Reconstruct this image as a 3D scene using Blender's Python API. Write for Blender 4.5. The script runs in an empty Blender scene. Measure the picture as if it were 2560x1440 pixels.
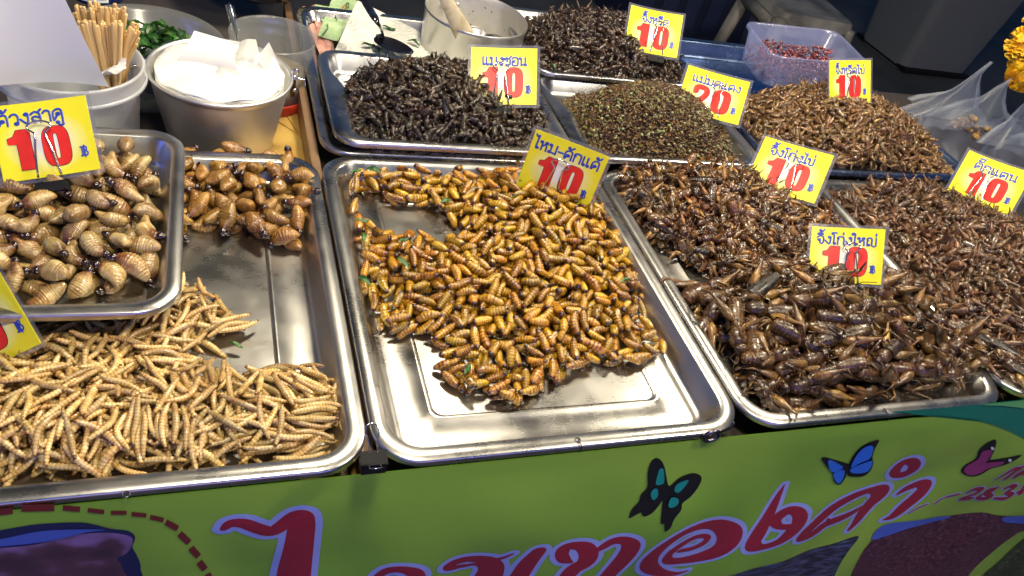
import bpy, math, random
import numpy as np
from mathutils import Vector, Matrix, noise as mnoise

random.seed(11)
rng = np.random.default_rng(11)
sc = bpy.context.scene
col = sc.collection

# ------------------------------------------------------------------ camera, sky, sun, exposure
CAM_H = 0.57                                   # camera height above the tray rims (z = 0)
F_PX = 1929.9                                  # focal length in pixels of the 2560 wide photograph
MC = np.array([[0.93246915, -0.27572601, 0.23340193],
               [-0.01532859, -0.67571357, -0.73700489],
               [0.36092427, 0.6836566, -0.63430855]])   # world axes seen by the camera (x right, y down, z forward)
cam = bpy.data.objects.new('camera', bpy.data.cameras.new('camera'))
col.objects.link(cam)
sc.camera = cam
cam.data.sensor_width = 36.0
cam.data.lens = F_PX / 2560 * 36.0
cam.data.clip_start = 0.02
cam.data.clip_end = 200.0
R3 = Matrix(((MC[0, 0], -MC[1, 0], -MC[2, 0]), (MC[0, 1], -MC[1, 1], -MC[2, 1]), (MC[0, 2], -MC[1, 2], -MC[2, 2])))
cam.matrix_world = Matrix.Translation((0, 0, CAM_H)) @ R3.to_4x4()

world = bpy.data.worlds.new('World')
sc.world = world
world.use_nodes = True
wn = world.node_tree
sky = wn.nodes.new('ShaderNodeTexSky')
sky.sky_type = 'NISHITA'
sky.sun_disc = False
sky.sun_elevation = math.radians(1.0)
sky.sun_rotation = math.radians(180)
sky.ozone_density = 4.0
wn.nodes['Background'].inputs['Strength'].default_value = 0.25
wn.links.new(sky.outputs[0], wn.nodes['Background'].inputs['Color'])

sun = bpy.data.objects.new('sun', bpy.data.lights.new('sun', 'SUN'))
col.objects.link(sun)
sun.data.energy = 0.03
sun.data.angle = math.radians(10)
sun.data.color = (0.75, 0.8, 1.0)
sun.rotation_euler = (math.radians(75), 0, math.radians(0))

sc.view_settings.view_transform = 'Standard'
sc.view_settings.look = 'None'
sc.view_settings.exposure = 0.0
sc.view_settings.gamma = 1.0
sc.view_settings.use_curve_mapping = False
LAMP_W = 42.0

# ------------------------------------------------------------------ helpers
def ray(px, py):
    d = MC.T @ np.array([(px - 1280) / F_PX, (py - 720) / F_PX, 1.0])
    return d
def P(px, py, z=0.0):                          # point of height z seen at photo pixel
    d = ray(px, py); t = (CAM_H - z) / -d[2]
    return Vector((d[0] * t, d[1] * t, z))
def PY(px, py, Y):                             # point on the vertical plane y = Y
    d = ray(px, py); t = Y / d[1]
    return Vector((d[0] * t, Y, CAM_H + d[2] * t))
def PD(px, py, dist):
    d = ray(px, py); d = d / np.linalg.norm(d)
    return Vector((d[0] * dist, d[1] * dist, CAM_H + d[2] * dist))

class Geo:
    def __init__(s):
        s.v = []; s.f = []; s.t = []; s.m = []; s.n = 0; s.flat = []
    def add(s, v, f, t=0.5, m=0, flat=False):
        v = np.asarray(v, float).reshape(-1, 3)
        k = s.n
        s.v.append(v); s.n += len(v)
        s.f.extend([tuple(i + k for i in q) for q in f])
        s.m.extend([m] * len(f)); s.flat.extend([flat] * len(f))
        s.t.append(np.full(len(v), t) if np.isscalar(t) else np.asarray(t, float))
        return s
    def mesh(s, name, mats, attr=True, rnd=None):
        me = bpy.data.meshes.new(name)
        V = np.vstack(s.v)
        me.from_pydata(V.tolist(), [], s.f)
        for m in (mats if isinstance(mats, (list, tuple)) else [mats]):
            me.materials.append(m)
        me.polygons.foreach_set('use_smooth', [not q for q in s.flat])
        if max(s.m) > 0:
            me.polygons.foreach_set('material_index', s.m)
        if attr:
            a = me.attributes.new('tone', 'FLOAT', 'POINT')
            a.data.foreach_set('value', np.concatenate(s.t).astype(np.float32))
        if rnd is not None:
            a = me.attributes.new('rnd', 'FLOAT', 'POINT')
            a.data.foreach_set('value', np.asarray(rnd, np.float32))
        me.update()
        return me

def frames(pts):
    pts = np.asarray(pts, float)
    T = np.gradient(pts, axis=0)
    T /= np.linalg.norm(T, axis=1)[:, None] + 1e-12
    a = np.array([0, 0, 1.0]) if abs(T[0][2]) < .9 else np.array([1.0, 0, 0])
    n = a - T[0] * a.dot(T[0]); n /= np.linalg.norm(n)
    N = [n]
    for i in range(1, len(pts)):
        n = N[-1] - T[i] * N[-1].dot(T[i]); n /= np.linalg.norm(n) + 1e-12
        N.append(n)
    N = np.array(N)
    return T, N, np.cross(T, N)
def tube(g, pts, rad, n=8, t=0.5, m=0, caps=True, sx=1.0, sy=1.0):
    pts = np.asarray(pts, float); k = len(pts)
    rad = np.full(k, rad) if np.isscalar(rad) else np.asarray(rad, float)
    T, N, B = frames(pts)
    th = np.arange(n) * 2 * math.pi / n
    V = pts[:, None, :] + rad[:, None, None] * (np.cos(th)[None, :, None] * N[:, None, :] * sx + np.sin(th)[None, :, None] * B[:, None, :] * sy)
    V = V.reshape(-1, 3)
    F = [(i * n + j, i * n + (j + 1) % n, (i + 1) * n + (j + 1) % n, (i + 1) * n + j) for i in range(k - 1) for j in range(n)]
    tt = np.full(k, t) if np.isscalar(t) else np.asarray(t, float)
    tv = np.repeat(tt, n)
    if caps:
        V = np.vstack([V, pts[0] - T[0] * rad[0] * .3, pts[-1] + T[-1] * rad[-1] * .3])
        a = k * n; b = a + 1
        F += [(a, (j + 1) % n, j) for j in range(n)] + [(b, (k - 1) * n + j, (k - 1) * n + (j + 1) % n) for j in range(n)]
        tv = np.concatenate([tv, [tt[0], tt[-1]]])
    g.add(V, F, tv, m)
def ellip(g, c, r, t=0.5, m=0, nu=8, nv=5, rot=None):
    V = [(0, 0, 1)]
    for i in range(1, nv):
        a = math.pi * i / nv
        for j in range(nu):
            b = 2 * math.pi * j / nu
            V.append((math.sin(a) * math.cos(b), math.sin(a) * math.sin(b), math.cos(a)))
    V.append((0, 0, -1)); V = np.array(V) * np.array(r)
    if rot is not None: V = V @ np.array(rot).T
    V = V + np.array(c)
    F = [(0, 1 + j, 1 + (j + 1) % nu) for j in range(nu)]
    for i in range(nv - 2):
        F += [(1 + i * nu + j, 1 + (i + 1) * nu + j, 1 + (i + 1) * nu + (j + 1) % nu, 1 + i * nu + (j + 1) % nu) for j in range(nu)]
    e = len(V) - 1; o = 1 + (nv - 2) * nu
    F += [(e, o + (j + 1) % nu, o + j) for j in range(nu)]
    g.add(V, F, t, m)
def box(g, a, b, m=0, t=0.5, M=None):
    x0, y0, z0 = a; x1, y1, z1 = b
    V = np.array([(x0, y0, z0), (x1, y0, z0), (x1, y1, z0), (x0, y1, z0), (x0, y0, z1), (x1, y0, z1), (x1, y1, z1), (x0, y1, z1)], float)
    if M is not None:
        V = np.array([list(M @ Vector(p)) for p in V])
    g.add(V, [(0, 3, 2, 1), (4, 5, 6, 7), (0, 1, 5, 4), (1, 2, 6, 5), (2, 3, 7, 6), (3, 0, 4, 7)], t, m, True)
def lathe(g, prof, n=48, c=(0, 0, 0), m=0, t=0.5):
    k = len(prof); th = np.arange(n) * 2 * math.pi / n
    V = np.array([[(r * math.cos(a) + c[0], r * math.sin(a) + c[1], z + c[2]) for a in th] for r, z in prof]).reshape(-1, 3)
    F = [(i * n + j, i * n + (j + 1) % n, (i + 1) * n + (j + 1) % n, (i + 1) * n + j) for i in range(k - 1) for j in range(n)]
    if prof[0][0] < 1e-5 or prof[-1][0] < 1e-5: pass
    g.add(V, F, t, m)
def smooth(pts, per=6, closed=False):
    p = np.asarray(pts, float); n = len(p); out = []
    rngi = range(n) if closed else range(n - 1)
    for i in rngi:
        if closed: a, b, c, d = p[(i - 1) % n], p[i], p[(i + 1) % n], p[(i + 2) % n]
        else: a, b, c, d = p[max(i - 1, 0)], p[i], p[i + 1], p[min(i + 2, n - 1)]
        for k in range(per):
            t = k / per
            out.append(.5 * (2 * b + (c - a) * t + (2 * a - 5 * b + 4 * c - d) * t * t + (3 * b - a - 3 * c + d) * t ** 3))
    if not closed: out.append(p[-1])
    return np.array(out)

def tag(o, label=None, cat=None, group=None, kind=None):
    if label: o['label'] = label
    if cat: o['category'] = cat
    if group: o['group'] = group
    if kind: o['kind'] = kind
    return o
def link(name, me, parent=None, M=None):
    o = bpy.data.objects.new(name, me)
    col.objects.link(o)
    if parent is not None: o.parent = parent
    if M is not None: o.matrix_local = M
    return o
def empty(name, loc=(0, 0, 0), M=None):
    o = bpy.data.objects.new(name, None); col.objects.link(o)
    o.empty_display_size = .01
    o.matrix_local = M if M is not None else Matrix.Translation(loc)
    return o

# ------------------------------------------------------------------ materials
def mat(name, base=(.5, .5, .5), rough=.5, metal=0.0, spec=0.5, coat=0.0, **kw):
    m = bpy.data.materials.new(name); m.use_nodes = True
    b = m.node_tree.nodes['Principled BSDF']
    b.inputs['Base Color'].default_value = (*base, 1)
    b.inputs['Roughness'].default_value = rough
    b.inputs['Metallic'].default_value = metal
    b.inputs['Specular IOR Level'].default_value = spec
    b.inputs['Coat Weight'].default_value = coat
    b.inputs['Coat Roughness'].default_value = .12
    for k, v in kw.items():
        b.inputs[k].default_value = v
    return m
def N(m, typ, **kw):
    n = m.node_tree.nodes.new(typ)
    for k, v in kw.items(): setattr(n, k, v)
    return n
def L(m, a, b): m.node_tree.links.new(a, b)
def BS(m): return m.node_tree.nodes['Principled BSDF']
def noise(m, scale, detail=3, coord='Object', stretch=None, rot=None):
    tc = N(m, 'ShaderNodeTexCoord'); n = N(m, 'ShaderNodeTexNoise')
    n.inputs['Scale'].default_value = scale; n.inputs['Detail'].default_value = detail
    if stretch:
        mp = N(m, 'ShaderNodeMapping'); mp.inputs['Scale'].default_value = stretch
        if rot: mp.inputs['Rotation'].default_value = rot
        L(m, tc.outputs[coord], mp.inputs[0]); L(m, mp.outputs[0], n.inputs['Vector'])
    else: L(m, tc.outputs[coord], n.inputs['Vector'])
    return n
def ramp(m, src, stops):
    r = N(m, 'ShaderNodeValToRGB'); e = r.color_ramp.elements
    while len(e) < len(stops): e.new(.5)
    for i, (p, c) in enumerate(stops):
        e[i].position = p; e[i].color = (*c, 1) if len(c) == 3 else c
    L(m, src, r.inputs[0]); return r
def bump(m, src, strength=.3, dist=.002):
    b = N(m, 'ShaderNodeBump'); b.inputs['Strength'].default_value = strength; b.inputs['Distance'].default_value = dist
    L(m, src, b.inputs['Height']); L(m, b.outputs[0], BS(m).inputs['Normal']); return b
def mapr(m, src, a, b, c, d):
    n = N(m, 'ShaderNodeMapRange')
    for i, v in enumerate((a, b, c, d)): n.inputs[i + 1].default_value = v
    L(m, src, n.inputs[0]); return n.outputs[0]

def steel(name, base=(.53, .52, .50), r0=.22, r1=.37, scr=(1, 9, 1), scale=26):
    m = mat(name, base, .3, 1.0)
    n1 = noise(m, scale * 4, 2, 'Object', (1, 6, 1), (0, 0, .5))
    n3 = noise(m, 7, 3); n4 = noise(m, 38, 4)
    a = N(m, 'ShaderNodeMath', operation='MULTIPLY_ADD'); L(m, n4.outputs[0], a.inputs[0]); a.inputs[1].default_value = .45; L(m, n3.outputs[0], a.inputs[2])
    b = N(m, 'ShaderNodeMath', operation='MULTIPLY_ADD'); L(m, n1.outputs[0], b.inputs[0]); b.inputs[1].default_value = .2; L(m, a.outputs[0], b.inputs[2])
    L(m, mapr(m, b.outputs[0], .58, .98, r0, r1), BS(m).inputs['Roughness'])
    cr = ramp(m, n3.outputs[0], [(.35, tuple(v * .86 for v in base)), (.65, base)])
    L(m, cr.outputs[0], BS(m).inputs['Base Color'])
    return m
STEEL = steel('stainless_steel')
STEEL_D = steel('darker_steel', (.50, .50, .52), .20, .34)
ALU = steel('aluminium', (.66, .65, .62), .3, .45, (1, 1, 1), 40)
CHROME = mat('chrome', (.7, .7, .72), .12, 1.0)
BLACKM = mat('black_metal', (.006, .006, .007), .6, 0, .25)

def insect(name, stops, rough=(.22, .42), bstr=.35, nscale=260, coat=.35, hv=.06, vv=.5, spec=.6, mott=.5):
    m = mat(name, (.3, .2, .1), .3, 0, spec, coat)
    at = N(m, 'ShaderNodeAttribute'); at.attribute_name = 'tone'
    ar = N(m, 'ShaderNodeAttribute'); ar.attribute_name = 'rnd'
    oi = N(m, 'ShaderNodeObjectInfo')
    s = N(m, 'ShaderNodeMath', operation='ADD'); L(m, ar.outputs['Fac'], s.inputs[0]); L(m, oi.outputs['Random'], s.inputs[1])
    fr = N(m, 'ShaderNodeMath', operation='FRACT'); L(m, s.outputs[0], fr.inputs[0])
    n = noise(m, nscale * .35, 3)
    mx = N(m, 'ShaderNodeMath', operation='MULTIPLY_ADD'); L(m, n.outputs[0], mx.inputs[0]); mx.inputs[1].default_value = mott; mx.inputs[2].default_value = -mott / 2
    ad = N(m, 'ShaderNodeMath', operation='ADD', use_clamp=True); L(m, at.outputs['Fac'], ad.inputs[0]); L(m, mx.outputs[0], ad.inputs[1])
    r = ramp(m, ad.outputs[0], stops)
    h = N(m, 'ShaderNodeHueSaturation')
    L(m, r.outputs[0], h.inputs['Color'])
    L(m, mapr(m, fr.outputs[0], 0, 1, .5 - hv * .5, .5 + hv * .4), h.inputs['Hue'])
    f2 = N(m, 'ShaderNodeMath', operation='MULTIPLY'); L(m, fr.outputs[0], f2.inputs[0]); f2.inputs[1].default_value = 7.31
    f3 = N(m, 'ShaderNodeMath', operation='FRACT'); L(m, f2.outputs[0], f3.inputs[0])
    L(m, mapr(m, f3.outputs[0], 0, 1, 1 - vv, 1 + vv * .45), h.inputs['Value'])
    L(m, h.outputs[0], BS(m).inputs['Base Color'])
    nb = noise(m, nscale, 3)
    L(m, mapr(m, nb.outputs[0], .3, .7, *rough), BS(m).inputs['Roughness'])
    bump(m, nb.outputs[0], bstr, .0012)
    return m

# ------------------------------------------------------------------ the ground and the dark street behind
asph = mat('asphalt', (.03, .03, .032), .75)
n_ = noise(asph, 3, 6); L(asph, ramp(asph, n_.outputs[0], [(.3, (.045, .046, .046)), (.7, (.10, .098, .092))]).outputs[0], BS(asph).inputs['Base Color'])
nb_ = noise(asph, 160, 3); bump(asph, nb_.outputs[0], .5, .01)
g = Geo(); S = 60
g.add([(-S, -S, -.78), (S, -S, -.78), (S, S, -.78), (-S, S, -.78)], [(0, 1, 2, 3)], flat=True)
tag(link('ground', g.mesh('ground', asph)), kind='structure')

# ------------------------------------------------------------------ lamps over the stall
emi = bpy.data.materials.new('lit_bulb'); emi.use_nodes = True
b_ = BS(emi); b_.inputs['Emission Color'].default_value = (1, .93, .8, 1); b_.inputs['Emission Strength'].default_value = 12
shade_m = mat('white_enamel', (.7, .7, .68), .3)
def stall_lamp(x, y, z, w, label):
    e = empty('hanging_lamp', (x, y, z))
    tag(e, label, 'lamp', 'lamps hanging over the stall')
    g = Geo(); lathe(g, [(.02, .10), (.05, .10), (.13, .055), (.132, .052), (.05, .094), (.02, .094)], 32)
    link('lamp_shade', g.mesh('lamp_shade', shade_m), e)
    g = Geo(); tube(g, [(0, 0, .10), (0, 0, .62)], .003, 6)
    link('cord', g.mesh('cord', BLACKM), e)
    g = Geo(); ellip(g, (0, 0, .05), (.028, .028, .034), nu=16, nv=10)
    link('bulb', g.mesh('bulb', emi), e)
    ld = bpy.data.lights.new('bulb_light', 'POINT'); ld.energy = w; ld.shadow_soft_size = .085; ld.color = (1, .88, .66)
    lo = bpy.data.objects.new('bulb_light', ld); col.objects.link(lo); lo.parent = e; lo.location = (0, 0, -.03)
stall_lamp(.34, 1.06, 1.0, LAMP_W, 'white enamel lamp hanging above the black insect tray')
stall_lamp(1.36, 1.12, 1.0, LAMP_W, 'white enamel lamp hanging above the brown cricket tray')
stall_lamp(.10, .10, 1.25, LAMP_W * .95, 'white enamel lamp hanging in front of the pale grub tray')
stall_lamp(1.10, .10, 1.25, LAMP_W * .95, 'white enamel lamp hanging in front of the grasshopper tray')

# canopy over the stall (out of view, reflected dark in the steel)
can_m = mat('canopy_cloth', (.03, .035, .06), .8)
e = empty('stall_canopy', (.6, 1.3, 1.62)); tag(e, 'dark blue cloth canopy stretched over the insect stall', 'canopy')
g = Geo(); nx = 12
V = []; Fq = []
for i in range(nx + 1):
    for j in range(nx + 1):
        x = -2.2 + 4.4 * i / nx; y = -.75 + 3 * j / nx
        V.append((x, y, .12 * math.sin(i * math.pi / nx) - .02 * math.cos(j * 2.1) - .1 * (y > 2)))
for i in range(nx):
    for j in range(nx):
        a = i * (nx + 1) + j; Fq.append((a, a + nx + 1, a + nx + 2, a + 1))
g.add(V, Fq); link('canopy_cloth', g.mesh('canopy_cloth', can_m), e)
for (x, y) in ((-2.1, 2.2), (2.1, 2.2), (-2.1, -.7), (2.1, -.7)):
    g = Geo(); tube(g, [(x, y, -2.40), (x, y, .1)], .018, 10)
    link('post', g.mesh('post', STEEL_D), e)

# added unseen blue light tubes, tinting the tray walls and the banner front
blue = bpy.data.materials.new('added_blue_light'); blue.use_nodes = True
b_ = BS(blue); b_.inputs['Base Color'].default_value = (.1, .1, .4, 1); b_.inputs['Emission Color'].default_value = (.16, .22, 1, 1); b_.inputs['Emission Strength'].default_value = 14
for k, (a, b, lab) in enumerate([((-1.6, -1.5, .50), (1.3, -1.7, .50), 'added unseen lower blue tube across the aisle, for blue reflections in the trays'),
                       ((-1.6, -1.62, .80), (1.3, -1.82, .80), 'added unseen upper blue tube across the aisle, for blue reflections in the trays'),
                       ((-2.0, -.2, .95), (-1.7, 1.3, .95), 'added unseen blue tube at the left, for blue reflections in the steel')]):
    e = empty('added_light_tube', a); tag(e, lab, 'light tube', 'added unseen blue light tubes')
    d = Vector(b) - Vector(a)
    g = Geo(); tube(g, [(0, 0, 0), tuple(d)], .03, 12); link('added_glow_tube', g.mesh('added_glow_tube', blue), e)
    g = Geo(); tube(g, [tuple(-d.normalized() * .05), (0, 0, 0)], .034, 12); tube(g, [tuple(d), tuple(d + d.normalized() * .05)], .034, 12)
    link('end_cap', g.mesh('end_cap', BLACKM), e)
    g = Geo(); tube(g, [(0, 0, 0), (0, 0, -.78 - a[2])], .012, 8); tube(g, [tuple(d), (d.x, d.y, -.78 - a[2])], .012, 8)
    link('stand', g.mesh('stand', BLACKM), e)

# ------------------------------------------------------------------ table
card = mat('yellow_board', (.55, .36, .09), .42)
n_ = noise(card, 14, 5); L(card, ramp(card, n_.outputs[0], [(.3, (.42, .24, .05)), (.65, (.62, .42, .12))]).outputs[0], BS(card).inputs['Base Color'])
bump(card, n_.outputs[0], .6, .01)
wood = mat('brown_wood', (.16, .09, .05), .5)
n_ = noise(wood, 20, 4, 'Object', (1, .08, 1)); L(wood, ramp(wood, n_.outputs[0], [(.3, (.09, .045, .022)), (.7, (.26, .16, .09))]).outputs[0], BS(wood).inputs['Base Color'])
darkw = mat('dark_wood', (.05, .04, .035), .6)
T = empty('table', (.55, .9, -.78)); tag(T, 'wooden stall table under the trays with yellow board top', 'table')
def tb(name, a, b, m):
    g = Geo(); o = (.55, .9, -.78)
    box(g, tuple(a[i] - o[i] for i in range(3)), tuple(b[i] - o[i] for i in range(3)))
    return link(name, g.mesh(name, m), T)
tb('board', (.045, .40, -.085), (.135, 1.22, -.066), card)
tb('board', (-.55, .40, -.089), (.0448, 1.22, -.067), darkw)
tb('frame_board', (.125, .395, -.064), (.1362, 1.40, -.022), wood)
tb('frame_board', (.1365, .395, -.09), (1.45, 1.40, -.045), darkw)
tb('frame_board', (-.55, .392, -.064), (1.45, .398, -.026), darkw)
for (x, y) in ((-.5, .45), (1.4, .45), (-.5, 1.15), (1.4, 1.3)):
    tb('leg', (x - .03, y - .03, -.78), (x + .03, y + .03, -.09), darkw)
# crease lines of the taped board are real folds
g = Geo()
for a, b in (((690, 300), (800, 372)), ((715, 285), (770, 372))):
    p = P(*a, -.0655); q = P(*b, -.0655)
    tube(g, [p, q], .0012, 5)
tag(link('tape_fold', g.mesh('tape_fold', card), T, Matrix.Translation((-.55, -.9, .78))))

# ------------------------------------------------------------------ banner
bann = mat('banner_print', (.21, .36, .035), .33, 0, .5)
n_ = noise(bann, 2.2, 2); L(bann, ramp(bann, n_.outputs[0], [(.3, (.23, .46, .05)), (.7, (.36, .56, .07))]).outputs[0], BS(bann).inputs['Base Color'])
wv = noise(bann, 900, 1, 'Object', (1, 1, 4)); bump(bann, wv.outputs[0], .25, .0006)
YB = .3865
def yb(x, z):
    return YB - .0012 * math.sin(52 * x + 19 * z + 2 * math.sin(9 * x)) * min(1, max(0, (-z - .03) * 12)) - .006 * math.sin(7 * x + 9 * z) * min(1, max(0, (-z - .03) * 9)) - .0025 * math.sin(23 * x - 14 * z + 1) * min(1, max(0, (-z - .05) * 8)) - .012 * min(1, max(0, -z * 2))
BN = empty('banner', (.5, .382, -.012)); tag(BN, 'green vinyl banner with red Thai lettering hung along the stall front', 'banner')
MB = Matrix.Translation((-.5, -.382, .012))
g = Geo(); nx, nz = 150, 60; V = []; Fq = []
for i in range(nx + 1):
    for j in range(nz + 1):
        x = -.55 + 2.1 * i / nx; z = -.0082 - .62 * (j / nz) ** 1.2
        V.append((x, yb(x, z), z))
for i in range(nx):
    for j in range(nz):
        a = i * (nz + 1) + j; Fq.append((a, a + 1, a + nz + 2, a + nz + 1))
V2 = [(x, y + .0012, z) for x, y, z in V]
g.add(V, Fq); g.add(V2, [q[::-1] for q in Fq])
link('banner_sheet', g.mesh('banner_sheet', bann), BN, MB)
LAYER = .0009
def bpt(px, py):
    p = PY(px, py, YB - .01); return (p.x, p.z)
def flat_stroke(g, pts, rad, off, thick, mapf, per=5, m=0, n=5):
    """stroke of varying width lying on a surface; mapf(u, v, w) -> point"""
    q = smooth(np.column_stack([np.asarray(pts, float), np.asarray(rad, float)]), per)
    p = q[:, :2]; r = np.maximum(q[:, 2], 1e-5)
    T = np.gradient(p, axis=0); T /= np.linalg.norm(T, axis=1)[:, None] + 1e-12
    # rounded ends
    P0 = [p[0] - T[0] * r[0] * k for k in (.98, .75, .4)]; R0 = [r[0] * k for k in (.2, .66, .92)]
    P1 = [p[-1] + T[-1] * r[-1] * k for k in (.4, .75, .98)]; R1 = [r[-1] * k for k in (.92, .66, .2)]
    p = np.vstack([P0, p, P1]); r = np.concatenate([R0, r, R1]); T = np.vstack([[T[0]] * 3, T, [T[-1]] * 3])
    Nn = np.column_stack([-T[:, 1], T[:, 0]])
    th = [math.pi * k / (n - 1) for k in range(n)]
    V = [mapf(p[i, 0] + Nn[i, 0] * r[i] * math.cos(a), p[i, 1] + Nn[i, 1] * r[i] * math.cos(a), off + thick * math.sin(a)) for i in range(len(p)) for a in th]
    F = [(i * n + j, i * n + j + 1, (i + 1) * n + j + 1, (i + 1) * n + j) for i in range(len(p) - 1) for j in range(n - 1)]
    g.add(V, F, .5, m)
def bmap(u, v, w): return (u, yb(u, v) - w, v)
def poly_flat(g, pts, off, mapf, closed_smooth=0, m=0):
    p = smooth(pts, closed_smooth, True) if closed_smooth else np.asarray(pts, float)
    g.add([mapf(u, v, off) for u, v in p], [tuple(range(len(p)))], .5, m, True)
def bgrid_poly(g, pts, off, sm=4, m=0):
    """print patch following the banner's waves: fan of rings"""
    p = smooth(pts, sm, True); c = p.mean(0); k = len(p); R = 14; V = []
    for i in range(R):
        s = 1 - i / R
        V += [bmap(*(c + (q - c) * s), off) for q in p]
    V.append(bmap(*c, off))
    F = [(i * k + j, i * k + (j + 1) % k, (i + 1) * k + (j + 1) % k, (i + 1) * k + j) for i in range(R - 1) for j in range(k)]
    F += [((R - 1) * k + j, (R - 1) * k + (j + 1) % k, R * k) for j in range(k)]
    g.add(V, F, .5, m)
def ink(name, c, r=.42): return mat(name, c, r, 0, .45)
I_LAV = ink('print_lavender', (.36, .43, .84)); I_RED = ink('print_dark_red', (.34, .02, .045)); I_RED2 = ink('print_brick_red', (.17, .022, .024))
I_BLK = ink('print_black', (.008, .008, .012)); I_TEAL = ink('print_teal', (.01, .30, .26)); I_BLU = ink('print_blue', (.03, .18, .75))
I_PUR = ink('print_magenta', (.30, .04, .16)); I_WHT = ink('print_white', (.75, .75, .8)); I_DGR = ink('print_deep_green', (.01, .20, .13))
I_NAVY = ink('print_navy', (.018, .022, .09)); I_MBL = ink('print_mid_blue', (.08, .14, .55)); I_LGR = ink('print_light_green', (.16, .5, .16))
skinm = ink('print_shaded_face', (.12, .05, .09)); n_ = noise(skinm, 22, 2)
L(skinm, ramp(skinm, n_.outputs[0], [(.38, (.07, .035, .055)), (.5, (.12, .05, .08)), (.62, (.30, .17, .38))]).outputs[0], BS(skinm).inputs['Base Color'])
heapm = ink('print_insect_heap', (.1, .03, .05))
n_ = noise(heapm, 130, 4, 'Object', (1, 1, 2.6), (0, .5, 0)); L(heapm, ramp(heapm, n_.outputs[0], [(.35, (.025, .01, .03)), (.5, (.11, .03, .05)), (.62, (.17, .05, .07)), (.74, (.36, .22, .32))]).outputs[0], BS(heapm).inputs['Base Color'])
woodp = ink('print_dark_wood', (.05, .05, .09))
n_ = noise(woodp, 40, 4, 'Object', (1, 1, 5), (0, -.3, 0)); L(woodp, ramp(woodp, n_.outputs[0], [(.4, (.02, .02, .04)), (.55, (.06, .06, .11)), (.75, (.15, .2, .45))]).outputs[0], BS(woodp).inputs['Base Color'])
grassp = ink('print_dark_leaves', (.03, .06, .03))
n_ = noise(grassp, 120, 4); L(grassp, ramp(grassp, n_.outputs[0], [(.4, (.03, .04, .02)), (.6, (.06, .08, .03)), (.75, (.3, .35, .15))]).outputs[0], BS(grassp).inputs['Base Color'])

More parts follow.
